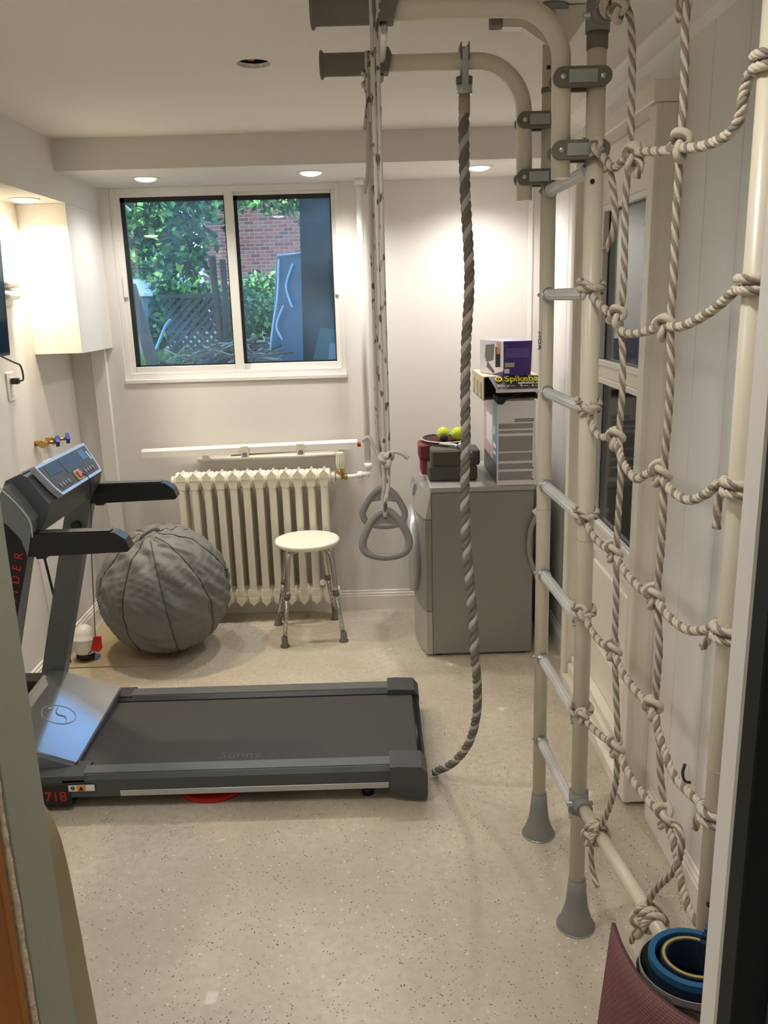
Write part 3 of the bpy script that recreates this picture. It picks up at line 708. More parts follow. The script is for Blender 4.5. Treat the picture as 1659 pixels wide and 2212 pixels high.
M().box(GX0+.052, GX1, GY0-.037, GY0-.033, GZ1-.067, GZ1-.053).build('flap_edge', pm('carton_white', srgb(226, 222, 224), .5), fl)
up_ = (Vector(v[0])-Vector(v[3])); up_.x = 0; ct = (Vector(v[0])+Vector(v[1])+Vector(v[2])+Vector(v[3]))/4
if nrm.dot(Vector((0, -1, 1))) < 0: nn = -nrm.normalized()
else: nn = nrm.normalized()
ctf = ct+nn*.0042
un = up_.normalized()
text('Spikeball', .050, YEL, frame(ctf+Vector((.035, 0, 0))+un*.018, (1, 0, 0), un), fl, bold=.0012)
text('spikeball.com', .022, WHT, frame(ctf+Vector((.065, 0, 0))+un*-.008, (1, 0, 0), un), fl, bold=.0004)
q = M(); c0 = ctf+Vector((-.078, 0, 0))+un*.017
q.tube([c0+Vector((1, 0, 0))*(.013*math.cos(a))+un*(.013*math.sin(a)) for a in [2*PI*k_/20 for k_ in range(20)]], .0035, 6, closed=True).sphere(c0, .004, 8, 5)
q.build('round_emblem', YEL, fl)
for i, dx in enumerate((-.082, -.040, .02, .07)):
    c0 = ctf+Vector((dx, 0, 0))-un*.026; M().sphere(c0, .0042, 8, 5).build('white_mark', WHT, fl)
    M().tube([c0+Vector((.009, 0, 0)), c0+Vector((.030, 0, 0))], .0012, 5).build('white_mark', WHT, fl)
for i, (y, mt) in enumerate(((3.84, DKP), (3.90, SAND), (3.97, pm('print_slate', srgb(112, 108, 122), .5)), (4.06, YEL), (4.11, pm('print_slate', srgb(112, 108, 122), .5)))):
    M().box(GX0-.0012, GX0-.0004, y, y+.02+.02*(i % 2), GZ0+.004+.02*(i % 2), GZ1-.03).build('side_print', mt, gb)
M().box(GX0+.06, GX1-.02, GY0+.05, GY0+.085, GZ1+.0002, GZ1+.001).build('top_print', YEL, gb)
bg_ = M().tube(cr([(GX0+.045, GY0-.01, GZ0+.028), (GX0+.07, GY0-.035, GZ0+.0), (GX0+.10, GY0-.032, GZ0+.012), (GX0+.17, GY0+.0, GZ0+.03)], 6), [.004+.011*math.sin(PI*min(1, (i+1)/14)) for i in range(19)], 10)
lab(bg_.build('black_pouch', BLACKM, gb), 'black fabric pouch spilling out of the box')
# purple box
a, b = Vector((.571, 3.80, 0)), Vector((.700, 3.80, 0)); PB0, PB1 = GZ1+.0018, 1.500
pbx = thing('purple_box', 'small purple and white product box on top of the game carton', 'box', (.62, 3.9, PB0))
PUR = pm('print_purple', srgb(70, 44, 128), .4, var=.06); LAV = pm('print_lavender', srgb(166, 152, 206), .4)
fy, by = 3.795, 4.02; dx = -.078
v = [(a.x, fy, PB0), (b.x-.006, fy, PB0), (b.x-.006+dx, by, PB0), (a.x+dx, by, PB0)]; v += [(x if i not in (1, 2) else x+.006, y, PB1) for i, (x, y, z) in enumerate(v)]
M().add(v, [(0, 3, 2, 1)], 0).add(v, [(0, 1, 5, 4)], 0).add(v, [(3, 0, 4, 7)], 1).add(v, [(1, 2, 6, 5), (2, 3, 7, 6)], 0).add(v, [(4, 5, 6, 7)], 2).build('carton', [PUR, pm('carton_white', srgb(226, 222, 224), .5), LAV], pbx)
def pf(nm, u0, u1, w0, w1, mt): 
    X = lambda u: a.x+(b.x-.006-a.x)*u; Z = lambda q_: PB0+(PB1-PB0)*q_
    M().box(X(u0), X(u1), fy-.0012, fy-.0003, Z(w0), Z(w1)).build(nm, mt, pbx)
pf('sticker', .05, .40, .25, .38, pm('sticker_grey', srgb(170, 168, 166), .5, var=.3, scale=300)); pf('sticker', .03, .22, .07, .20, pm('carton_white', srgb(226, 222, 224), .5)); pf('text_band', .06, .93, .52, .80, pm('print_violet_text', srgb(96, 76, 150), .5, var=.35, scale=260)); pf('text_band', .06, .18, .84, .88, pm('print_violet_text', srgb(96, 76, 150), .5))
e = (Vector(v[3])-Vector(v[0])); e.normalize(); Tl = frame(Vector(v[0])+Vector((-.0006, -.0003, 0)), -e, (0, 0, 1)); Ll = (Vector(v[3])-Vector(v[0])).length; Hh = PB1-PB0
def sf(nm, poly, mt): M().prism([(-Ll*u, Hh*q_) for u, q_ in poly], 'z', .0, .0008, T=Tl).build(nm, mt, pbx)
sf('printed_shape', [(.38, .90), (.74, .86), (.78, .50), (.70, .35), (.42, .42)], pm('print_mid_grey', srgb(116, 112, 110), .5)); sf('printed_shape', [(.13, .80), (.32, .82), (.32, .22), (.13, .25)], BLACKM); sf('sticker', [(.14, .97), (.27, .97), (.27, .62), (.14, .62)], pm('print_orange', srgb(236, 170, 120), .5))
sf('printed_shape', [(.36, .10), (.66, .36), (.70, .20), (.40, -.0+.02)], pm('print_dark_text', srgb(96, 92, 94), .5)); sf('purple_band', [(0, 0), (.42, 0), (0, .14)], PUR)

# ------------------------------------------------------------------ treadmill
TN, TF, TR_ = 2.565, 3.245, .135
tm = thing('treadmill', 'folding treadmill with grey deck and silver motor hood', 'treadmill', (-.6, 2.9, 0))
M().box(-1.10, TR_-.05, TN+.03, TF-.03, .062, .110, b=.004).build('deck', BLACKM, tm)
bt = M().box(-1.12, TR_-.028, TN+.095, TF-.105, .111, .120, b=.003).build('belt', BELT, tm)
M().cyl((TR_-.028, TN+.09, .092), (TR_-.028, TF-.10, .092), .026, n=18).build('rear_roller', BLACK, tm)
def rail(y0, y1, nm):
    q = M(); q.prism([(y0, .055), (y1, .055), (y1, .126), (y1-.012, .134), (y0+.012, .134), (y0, .120)], 'x', -1.125, TR_-.06)
    r = q.build(nm, DKGREY, tm)
    M().box(-1.06, TR_-.09, y0+.020, y1-.014, .134, .1365, b=.001).build('tread_strip', MIDGREY, r); return r
r1 = rail(TN, TN+.085, 'side_rail'); r2 = rail(TF-.095, TF, 'side_rail')
M().box(-.93, .0, TN-.003, TN-.0005, .056, .078, b=.001).build('silver_strip', SILVER, r1)
for (y0, y1) in ((TN-.012, TN+.100), (TF-.108, TF+.008)):
    M().prism([(TR_-.13, .05), (TR_-.03, .012), (TR_-.004, .012), (TR_, .03), (TR_, .110), (TR_-.02, .138), (TR_-.10, .142), (TR_-.13, .140)], 'y', y0, y1).build('end_cap', DKGREY, tm)
M().box(TR_-.022, TR_-.004, TN+.10, TF-.108, .055, .112, b=.004).build('rear_bar', BLACK, tm)
for y in (TN+.06, TF-.06):
    M().cyl((-.075, y, 0), (-.075, y, .026), .022, n=16).cyl((-.075, y, .026), (-.075, y, .060), .009, n=10).build('skid', BLACK, tm)
FXf = -1.50
fb = M().box(FXf, -1.10, TN-.006, TF+.004, .022, .112, b=.006).build('front_base', BLACK, tm)
for (x, y) in ((FXf+.05, TN+.05), (-1.14, TN+.05), (FXf+.05, TF-.05), (-1.14, TF-.05)): M().cyl((x, y, 0), (x, y, .022), .02).build('foot', BLACK, tm)
M().box(FXf-.05, FXf+.09, TF-.02, TF+.07, .105, .185, b=.004).build('front_bracket', BLACK, tm)
# corner covers sloping from the hood down to the rails
for (y0, y1) in ((TN, TN+.10), (TF-.085, TF)):
    M().prism([(-1.125, .112), (-1.05, .112), (-1.05, .136), (-1.125, .137), (-1.44, .128), (-1.44, .112)], 'y', y0, y1).build('corner_cover', DKGREY, tm)
# motor hood: flat sloping lid rounded at the front
HY0, HY1 = TN+.075, TF-.075
prof = [(-1.108, .128), (-1.10, .146), (-1.20, .183), (-1.30, .220), (-1.34, .233), (-1.37, .234), (-1.40, .222), (-1.425, .195), (-1.435, .16), (-1.435, .128)]
HT = .026
def tilt(q_):
    q_.v = [(x, y, z+(HT*(y-HY0)/(HY1-HY0) if z > .125 else 0)) for x, y, z in q_.v]; return q_
hd = tilt(M().prism(prof, 'y', HY0, HY1, sm=False)).build('motor_hood', HOOD, tm)
for p in hd.data.polygons: p.use_smooth = False
tilt(M().prism([(x, z-.012) for x, z in prof], 'y', HY0-.010, HY1+.010)).build('hood_skirt', pm('hood_side_blue_grey', srgb(120, 126, 134), .25, .3), hd)
a, b = PZ(95, 1540, .19), PZ(160, 1560, .18)
sl_ = Vector((-.10, 0, .037)).normalized(); hq = PZ(127, 1546, .205); hc = Vector((hq.x, hq.y, .146+(-1.10-hq.x)*.37+HT*(hq.y-HY0)/(HY1-HY0)))
un, vn = -sl_, Vector((0, 1, HT/(HY1-HY0))).normalized()      # logo right / up on the sloping lid
nn = un.cross(vn); nn = nn if nn.z > 0 else -nn
L_ = lambda u, v_: hc+un*u*.60+vn*v_*.98+nn*.0008
LOGO = pm('hood_logo_grey', srgb(150, 154, 166), .5)
q = M().tube([L_(.105*math.cos(t), .058*math.sin(t)) for t in [2*PI*k/40 for k in range(40)]], .0016, 5, closed=True)
q.build('logo_ring', LOGO, hd)
q = M().tube(cr([L_(-.03, .038), L_(-.022, .012), L_(.0, -.002), L_(.035, .0), L_(.060, -.016), L_(.068, -.042)], 6), [.006, .0065, .007, .007, .0065, .006, .005, .005, .004, .004, .003, .003]+[.003]*19, 6, flat=.25); q.build('logo_swoosh', LOGO, hd)
M().sphere(L_(-.068, .022), .009, 10, 6, sc=(1, 1, .2)).build('logo_dot', LOGO, hd)
# uprights
def upright(y0, y1, inner, near):
    pb, pt = (-1.452, .110), (-1.205, .985); wb, wt = .092, .092
    q = M().prism([(pb[0], pb[1]), (pb[0]+wb, pb[1]), (pt[0]+wt-.012, pt[1]), (pt[0]+wt, pt[1]+.06), (pt[0]+wt-.03, 1.10), (pt[0]+.02, 1.16), (pt[0]-.005, 1.12), (pt[0]-.012, 1.0)], 'y', y0, y1)
    u = q.build('upright', MIDGREY, tm)
    ys = y0-.0025 if near else y1
    q = M().prism([(pb[0]+.008, pb[1]+.02), (pb[0]+.072, pb[1]+.02), (pt[0]+.064, pt[1]-.06), (pt[0]+.050, pt[1]+.0), (pt[0]+.012, pt[1]+.05), (pt[0]-.004, pt[1]+.06)], 'y', ys, ys+.0025)
    q.build('side_panel', BLACKM, u); return u
u1 = upright(TN+.01, TN+.07, TN+.07, True); u2 = upright(TF-.07, TF-.01, TF-.07, False)
dv = Vector((-1.205+1.452, 0, .985-.110)).normalized()
c0 = Vector((-1.205+.034, TN+.0068, .985))
for ch_, (lx_, ly_) in zip('REDIW', ((41, 1201), (37, 1227), (34, 1252), (31, 1278), (28, 1304))):
    p = PY(lx_, ly_, TN+.0068)
    text(ch_, .040, REDTXT, frame(p, dv, Vector((-dv.z, 0, dv.x))), u1)
text('7718', .052, REDTXT, frame((-1.165, TN-.0068, .062), (1, 0, 0), (0, 0, 1)), fb, bold=.0006)
stx = PY(178, 1703, TN).x
M().box(stx-.045, stx+.045, TN-.0078, TN-.0063, .083, .106).build('warning_sticker', pm('carton_white', srgb(226, 222, 224), .5), fb)
M().box(stx-.016, stx+.014, TN-.0086, TN-.0079, .084, .105).build('sticker_orange', pm('warn_orange', srgb(226, 150, 40), .5), fb)
M().prism([(stx-.010, .087), (stx+.008, .087), (stx-.001, .102)], 'y', TN-.0094, TN-.0087).build('sticker_mark', BLACKM, fb)
M().cyl((stx-.030, TN-.0086, .095), (stx-.030, TN-.0079, .095), .008, n=16).build('sticker_mark', pm('print_dark_text', srgb(96, 92, 94), .5), fb)
p = PZ(520, 1630, .121); text('Sunny', .064, pm('faint_print', srgb(84, 84, 84), .6), frame((p.x, p.y, .1202), (1, 0, 0), (0, 1, 0)), bt, ext=.0002)
# handles
for (y, x1, z) in ((TN+.04, -.812, .962), (TF-.04, -.795, .992)):
    q = M().prism([(-1.17, z-.034), (-1.12, z-.038), (x1-.008, z-.030), (x1, z-.020), (x1-.012, z+.012), (x1-.045, z+.036), (-1.14, z+.038), (-1.17, z+.03)], 'y', y-.026, y+.026)
    hdl = q.build('handrail', BLACK, tm); M().box(-1.10, x1-.06, y-.020, y+.020, z+.0385, z+.041, b=.001).build('handrail_pad', DKGREY, hdl)
    M().box(-1.12, -1.085, y-.020, y+.020, z-.048, z-.036, b=.003).build('sensor_clip', BLACK, hdl)
for y in (TF-.072,):
    for z in (1.02, .87): M().cyl((-1.16+(z-1.0)*.28, y-.016, z), (-1.16+(z-1.0)*.28, y, z), .02, n=16).build('pivot_bolt', BLACK, tm)
# console
q = M().prism([(-1.225, 1.125), (-1.205, 1.165), (-1.155, 1.185), (-1.135, 1.175), (-1.075, 1.085), (-1.085, 1.045), (-1.12, .985), (-1.16, .975), (-1.19, 1.01)], 'y', TN+.071, TF-.071)
cn = q.build('console', DKGREY, tm)
M().tube([(-1.152, TN+.072, 1.187), (-1.152, TF-.072, 1.187)], .0035, 8).build('silver_edge', SILVER, cn)
M().tube(cr([(-1.20, TN+.009, 1.158), (-1.150, TN+.009, 1.10), (-1.118, TN+.009, 1.045), (-1.116, TN+.009, .99)], 6), .003, 8).build('silver_edge', SILVER, u1)
ct = Vector((-1.1045, (TN+TF)/2, 1.1375)); pd = Vector((-.060, 0, .090)).normalized(); CT = frame(ct+Vector((.010, 0, .007)), (0, 1, 0), pd)  # local x to the far side, y up, z toward user
def cpoly(w0, w1, h, k=1.0): return [(-w0*k, h*k), (w0*k, h*k), (w1*k, -h*.55*k), (w1*.93*k, -h*k), (-w1*.93*k, -h*k), (-w1*k, -h*.55*k)]
if (CT.to_3x3() @ Vector((0, 0, 1))).x < 0: CT = frame(ct+Vector((.010, 0, .007)), (0, -1, 0), pd)
M().prism(cpoly(.235, .215, .062)[::-1], 'z', -.012, .010, T=CT).build('panel_frame', SILVER, cn)
pn = M().prism(cpoly(.222, .203, .052)[::-1], 'z', .0095, .0115, T=CT).build('panel', pm('panel_dark_grey', srgb(92, 90, 87), .55, var=.3, scale=14, spec=.2), cn)
sx = -1 if (CT.to_3x3() @ Vector((1, 0, 0))).y < 0 else 1
def disp(u0, u1, v0, v1, mt, nm='display'): M().box(min(sx*u0, sx*u1), max(sx*u0, sx*u1), v0, v1, .0112, .0124, T=CT, b=.0005).build(nm, mt, pn)
SCRN = pm('lcd_dark', srgb(38, 42, 54), .4, var=.6, scale=24, spec=.25)
disp(-.19, -.07, .008, .046, SCRN); disp(-.06, .10, -.012, .046, SCRN); disp(.12, .175, .005, .046, pm('screen_blue', srgb(44, 84, 126), .4, var=.4, scale=30)); disp(.185, .20, -.006, .030, SILVER, 'slot')
for u in (-.17, -.145, -.12, -.095, .075, .10, .125, .15): 
    c0 = CT @ Vector((sx*u, -.032, .0124)); M().lathe([(.009, 0), (.009, .001), (.006, .0015), (.001, .0015)], 14, T=Matrix.Translation(c0) @ CT.to_3x3().to_4x4()).build('button', pm('button_grey', srgb(128, 126, 124), .4), pn)
M().box(-.028, .028, -.050, -.012, .0115, .0165, T=CT, b=.004).build('safety_key_frame', pm('key_cream', srgb(226, 206, 160), .4), pn)
M().box(-.020, .020, -.045, -.017, .0165, .022, T=CT, b=.004).build('safety_key', pm('key_red', srgb(196, 92, 84), .4), pn)
ks = CT @ Vector((.01, -.035, .022)); ke = PY(206, 1374, ks.y)
M().tube(cr([ks, ks+Vector((.018, 0, -.012)), ks+Vector((.022, 0, -.06)), ke*.5+(ks+Vector((.02, 0, 0)))*.5, ke], 8), .0016, 6).build('safety_cord', BLACKM, tm)
cl = M().prism([(ke.x-.006, ke.z-.002), (ke.x+.020, ke.z-.002), (ke.x+.020, ke.z-.050), (ke.x+.008, ke.z-.062), (ke.x-.004, ke.z-.06), (ke.x-.02, ke.z-.05)], 'y', ks.y-.006, ks.y+.006).build('clip', RED, tm)
M().tube(cr([(ke.x-.012, ks.y, ke.z-.052), (ke.x-.034, ks.y, ke.z-.070), (ke.x-.030, ks.y, ke.z-.086), (ke.x-.008, ks.y, ke.z-.072)], 6), .0016, 6).build('cord_loop', BLACKM, cl)
M().box(ke.x-.010, ke.x+.004, ks.y-.004, ks.y+.004, ke.z-.094, ke.z-.074, b=.002).build('blue_tab', pm('tab_blue', srgb(90, 106, 150), .5), cl)
# bag label sticker on the console end
p = CT @ Vector((sx*.20, .058, .0)); 
o = M().lathe([(.001, .026), (.06, .026), (.118, .018), (.130, .006), (.128, .0), (.116, .004), (.06, .012), (.001, .012)][::-1], 40, T=Matrix.Translation((-.637, 2.715, 0))).build('flying_disc', RED); tag(o, 'red plastic disc lying on the floor under the treadmill deck', 'disc')

# ------------------------------------------------------------------ climbing frame
PR = .0205
BPf, FPf, NPf = Vector((.482, 2.364, 0)), Vector((.507, 1.953, 0)), Vector((.585, 1.30, 0))
BPt, FPt, NPt = Vector((.470, 2.364, ZC)), Vector((.486, 1.953, ZC)), Vector((.575, 1.30, ZC))
cf = thing('jungle_gym', 'cream steel indoor climbing frame with rungs and pull-up arms', 'climbing frame', (.5, 1.95, 0))
posts = []
for (a, b) in ((BPf, BPt), (FPf, FPt), (NPf, NPt)):
    ax = (b-a).normalized()
    p_ = M().cyl(a+Vector((0, 0, .02)), b-Vector((0, 0, .012)), PR, n=28).build('post', POST, cf); posts.append((a, b, p_))
    T = Matrix.Translation(a)
    M().lathe([(.051, 0), (.052, .006), (.044, .020), (.032, .060), (.026, .110), (.0235, .150), (.021, .150)], 28, T=T).build('rubber_foot', RUBD, cf)
    M().lathe([(.053, 0), (.053, .004), (.05, .005)], 28, T=T).build('foot_ring', STEEL, cf)
    M().lathe([(.045, ZC-.012), (.045, ZC-.0005), (.001, ZC-.0005)], 24, T=Matrix.Translation((b.x, b.y, 0))).build('ceiling_plate', RUBD, cf)
def on(i, z): a, b, _ = posts[i]; return a+(b-a)*(z/ZC)
for z in (.343, .622, .893, 1.164, 1.432, 1.698, 1.965):
    a, b = on(0, z), on(1, z); d = (b-a).normalized()
    rg = M().tube([a+d*.020, b-d*.020], .0140, 24, star=.09).build('rung', RUNG, cf)
    for (p, s_) in ((a, 1), (b, -1)):
        M().lathe([(.0195, 0), (.0205, .004), (.018, .014), (.015, .016)], 20, T=Matrix.Translation(p+d*s_*.0215) @ d.to_track_quat('Z', 'X').to_matrix().to_4x4() if s_ > 0 else Matrix.Translation(p+d*s_*.0215) @ (-d).to_track_quat('Z', 'X').to_matrix().to_4x4()).build('end_collar', STEEL, rg)
        M().sphere(p+Vector((-PR-.001, 0, 0)), .005, 10, 6).build('rung_bolt', STEEL, rg)
# net rails and their joints
zt, zb = 2.262, .391
for z in (zt, zb):
    a, b = on(1, z), on(2, z); d = (b-a).normalized()
    M().cyl(a+d*.02, b-d*.02, .0165, n=24).build('net_rail', POST, cf)
    for p, s_ in ((a, 1), (b, -1)):
        q = M().cyl(p-Vector((0, 0, .030)), p+Vector((0, 0, .030)), .0255, n=24).cyl(p+d*s_*.01, p+d*s_*.045, .0225, n=20)
        j = q.build('joint', RUBD, cf)
        M().cyl(p+Vector((-.034, -.012, 0)), p+Vector((.034, -.012, 0)), .0065, n=8).build('joint_bolt', STEEL, j)
# arms
def arm(Y, zz, x0, xr, ze, rbend, post_i, clamps):
    pts = [(x0, Y, zz), (xr-rbend, Y, zz)]+[(xr-rbend+rbend*math.sin(t), Y, zz-rbend+rbend*math.cos(t)) for t in [PI/2*k/10 for k in range(1, 11)]]+[(xr+.004, Y, ze)]
    a = M().tube(pts, .0205, 26).build('pull_up_arm', POST, cf)
    q = M().lathe([(.026, 0), (.034, .002), (.034, .007), (.0275, .012), (.0275, .128), (.032, .132), (.032, .137), (.0235, .140)], 26, T=Matrix.Translation((x0-.006, Y, zz)) @ Matrix.Rotation(PI/2, 4, 'Y'))
    q.build('grip', RUBG, a)
    for z in clamps:
        pp = on(post_i, z); xa = xr+.002; c = M()
        n_ = 10; L0, L1 = xa-.004, pp.x+.006
        def stad(rx): return [(L0+rx*math.cos(t), z+rx*math.sin(t)) for t in [PI/2+PI*k/n_ for k in range(n_+1)]]+[(L1+rx*math.cos(t), z+rx*math.sin(t)) for t in [-PI/2+PI*k/n_ for k in range(n_+1)]]
        c.prism(stad(.0195), 'y', Y-.034, Y-.018); c.prism(stad(.0185), 'y', Y+.018, Y+.030)
        cl_ = c.prism([(xa-.016, z-.010), (L1+.01, z-.010), (L1+.01, z+.010), (xa-.016, z+.010)], 'y', Y-.018, Y+.018).build('clamp', RUBG, cf)
        M().prism([(L0+.012, z-.0125), (L1-.012, z-.0125), (L1-.012, z+.0125), (L0+.012, z+.0125)], 'y', Y-.0365, Y-.0342).build('clamp_plate', STEEL, cl_)
        for x in (L0, L1): M().sphere((x, Y-.034, z), .0065, 12, 8, sc=(1, .6, 1)).build('clamp_bolt', CHROME, cl_)
    return a
zA = PY(1262, 172, 1.953).z; zB = PY(1245, 328, 1.953).z; zC_ = PY(1160, 263, 2.364).z; zD = PY(1160, 385, 2.364).z
arm(1.953, 2.286, -.112, .412, PY(1212, 386, 1.953).z, .105, 1, (zA, zB))
arm(2.364, 2.286, -.118, .404, PY(1132, 434, 2.364).z, .125, 0, (zC_, zD))
q = M().tube(cr([(.036, 1.953, 2.292), (.036, 2.06, 2.300), (.034, 2.26, 2.300), (.032, 2.364, 2.292)], 5), .0135, 14); xb = q.build('cross_bar', pm('bar_white', srgb(226, 222, 212), .35), cf)
for Y, X in ((1.953, .036), (2.364, .032)):
    q = M().prism([(X-.020, 2.262), (X+.020, 2.262), (X+.030, 2.300), (X+.022, 2.318), (X-.022, 2.318), (X-.030, 2.300)], 'y', Y-.026, Y+.026); c = q.build('saddle', RUBG, xb)
    M().cyl((X, Y, 2.247), (X, Y, 2.262), .008, n=10).sphere((X, Y, 2.247), .008, 10, 6).build('saddle_nut', STEEL, c)
M().box(.232, .262, 1.930, 1.976, 2.300, 2.312, b=.002).build('rubber_pad', RUBG, cf)
# ceiling brace plate on the rear post
q = M().prism([(.344, 2.404), (.344, 2.358), (.394, 2.356), (.458, 2.314), (.470, 2.30), (.50, 2.30), (.552, 2.368), (.552, 2.404)][::-1], 'y', 2.345, 2.383); gp = q.build('ceiling_brace', POST, cf)
M().box(.314, .343, 2.340, 2.388, 2.362, 2.398, b=.003).build('brace_cap', RUBG, gp); M().box(.344, .382, 2.3435, 2.3448, 2.384, 2.400).build('brace_pad', RUBG, gp)
M().cyl(on(0, 2.205), on(0, 2.217), .0222, n=24).build('post_collar', RUBG, cf)
M().cyl(on(1, 2.20), on(1, 2.232), .0225, n=24).build('post_collar', RUBG, cf)
for (i, z) in ((0, 2.262), (1, 1.935), (2, .62)):
    p = on(i, z); M().sphere(p+Vector((-.008, -PR*.92, 0)), .0055, 10, 6).build('post_hole_plug', BLACKM, cf)
for (i, z) in ((1, 1.115), (0, 1.09), (2, .885)):
    M().cyl(on(i, z), on(i, z+.0015), PR+.0006, n=24).build('post_seam', pm('seam_grey', srgb(176, 168, 150), .5), cf)
p = on(0, 1.575); text('HOR', .024, pm('post_print_blue', srgb(84, 84, 140), .5), frame(p+Vector((-PR*.98, -PR*.3, 0)), (0, 0, -1), (.25, -.97, 0)), cf)

# ------------------------------------------------------------------ rope net tied into the frame
net = thing('rope_net', 'beige knotted climbing net tied between the frame post and side post', 'rope net', (.545, 1.62, .391))
na, nb = FPf.copy(), NPf.copy(); nd = (nb-na).normalized(); nn_ = Vector((nd.y, -nd.x, 0)).normalized(); nn_ = nn_ if nn_.x < 0 else -nn_
lean = Vector(((FPt.x-FPf.x)/ZC, 0, 1)).normalized(); npl = nd.cross(lean).normalized()
def NP(x, y, off=0.0): return PPL(x, y, na, npl)+nn_*off
def poly(l, off=0.0): return [NP(x, y, off) for x, y in l]
RM2 = [ROPEC, ROPET]; rv, rh = .0074, .0088
def vrope(l, nm='vertical_rope'): 
    m_ = M(); twist(m_, cr(poly(l), 10), rv, 4, .070, (0, 1, 0, 1), .006, hand=-1); return m_.build(nm, RM2, net)
def hrope(l, nm='cross_rope'):
    m_ = M(); twist(m_, cr(poly(l, .004), 10), rh, 3, .036, (0, 1, 0), .004, 8, ph=.6, fat=.475); return m_.build(nm, RM2, net)
def nk(x, y, s=.021, r=.0068, rot=0.0, off=.003):
    c = NP(x, y, off); u_ = nd*math.cos(rot)+Vector((0, 0, 1))*math.sin(rot); v_ = -nd*math.sin(rot)+Vector((0, 0, 1))*math.cos(rot)
    m_ = M(); knot(m_, c, s, u_, v_, nn_, r); return m_.build('knot', RM2, net)
def wrap(x, y, post_i, turns=2, s=.018):
    """rope wound round a post next to (x, y)"""
    z = NP(x, y).z; m_ = M(); p = on(post_i, z); pts = []
    for k in range(int(18*turns)+1):
        a = 2*PI*k/18; pts.append(p+Vector(((PR+rh*.75)*math.cos(a), (PR+rh*.75)*math.sin(a), (k/18-turns/2)*.017+.004*math.sin(a))))
    twist(m_, pts, rh*.85, 4, .04, (0, 1, 0, 0), .005); return m_.build('post_hitch', RM2, net)
vrope([(1352, 8), (1362, 45), (1366, 120), (1364, 220), (1362, 310), (1357, 360), (1351, 440), (1349, 560), (1345, 640), (1338, 690), (1345, 760), (1344, 850), (1338, 935), (1341, 1020), (1336, 1110), (1332, 1180), (1331, 1290), (1328, 1395), (1331, 1500), (1334, 1605), (1330, 1690), (1316, 1745), (1294, 1795)])
vrope([(1488, -10), (1480, 60), (1479, 150), (1475, 240), (1470, 310), (1465, 390), (1459, 480), (1455, 600), (1448, 700), (1449, 800), (1444, 900), (1434, 1015), (1433, 1100), (1427, 1200), (1420, 1280), (1424, 1400), (1416, 1520), (1424, 1600), (1428, 1690), (1440, 1760), (1466, 1790), (1472, 1830), (1456, 1880), (1418, 1920), (1400, 1950), (1390, 1978)])
vrope([(1470, 45), (1466, 20), (1475, -10)], 'rope_tail')
hrope([(1294, 322), (1312, 345), (1330, 362), (1345, 352), (1366, 332), (1395, 327), (1440, 326), (1470, 318), (1505, 319), (1548, 307), (1585, 284), (1606, 246), (1613, 200), (1625, 160)])
hrope([(1272, 622), (1296, 655), (1330, 684), (1346, 714), (1380, 720), (1436, 706), (1480, 704), (1535, 676), (1578, 642), (1598, 622)])
hrope([(1272, 876), (1285, 925), (1302, 944), (1330, 946), (1350, 1000), (1378, 1034), (1402, 1024), (1428, 1022), (1450, 1056), (1490, 1080), (1528, 1068), (1556, 1044)])
hrope([(1262, 1108), (1280, 1150), (1308, 1180), (1328, 1192), (1352, 1232), (1388, 1272), (1414, 1286), (1444, 1326), (1484, 1358), (1522, 1362), (1548, 1352)])
hrope([(1258, 1320), (1284, 1366), (1304, 1390), (1326, 1404), (1352, 1458), (1388, 1504), (1412, 1526), (1430, 1594), (1458, 1670), (1490, 1710), (1522, 1738)])
hrope([(1258, 1545), (1286, 1575), (1308, 1594), (1332, 1612), (1362, 1672), (1404, 1730), (1438, 1764), (1462, 1830), (1474, 1900), (1492, 1962), (1512, 1995)])
for (x, y) in ((1370, 334), (1470, 314), (1335, 685), (1438, 704), (1332, 945), (1429, 1022), (1328, 1190), (1415, 1287), (1326, 1402), (1412, 1527), (1333, 1612), (1440, 1765)):
    nk(x, y, .0245 if y > 400 else .026, rot=random.uniform(-.4, .4))
for (x, y) in ((1292, 314), (1272, 618), (1270, 874), (1262, 1105), (1260, 1318), (1262, 1540)):
    wrap(x, y, 1, 1.6); nk(x+5, y+7, .020, .0062, random.uniform(-1, 1), .012)
for (x, y) in ((1632, 142), (1605, 612), (1568, 1040), (1552, 1350), (1530, 1742)): wrap(x, y, 2, 2.2)

def rwrap(x, y, zr, turns=2):
    """rope wound round a net rail"""
    p = PZ(x, y, zr); a_, b_ = on(1, zr), on(2, zr); d_ = (b_-a_).normalized(); c = a_+d_*((p-a_).dot(d_)); side = d_.cross(Vector((0, 0, 1))); m_ = M(); pts = []
    for k in range(int(18*turns)+1):
        t_ = 2*PI*k/18; pts.append(c+d_*((k/18-turns/2)*.018)+side*((.0165+rh*.8)*math.cos(t_))+Vector((0, 0, 1))*((.0165+rh*.8)*math.sin(t_)))
    twist(m_, pts, rh*.9, 4, .04, (0, 1, 0, 0), .005); m_.build('rail_hitch', RM2, net)
rwrap(1292, 1800, zb, 2.2); rwrap(1388, 1988, zb, 2.6); rwrap(1352, 8, zt, 2.2); rwrap(1500, -60, zt, 2.2)
nk(1356, 22, .020, off=.02); nk(1289, 1806, .019, off=.022); nk(1394, 1996, .026, .0075, off=.012)
vrope([(1318, 366), (1326, 420), (1328, 480), (1318, 520), (1308, 540)], 'rope_tail')
vrope([(1284, 1806), (1277, 1840), (1280, 1880), (1290, 1916)], 'rope_tail'); vrope([(1556, 1062), (1550, 1100), (1548, 1142)], 'rope_tail'); vrope([(1548, 1362), (1532, 1380), (1518, 1398)], 'rope_tail')
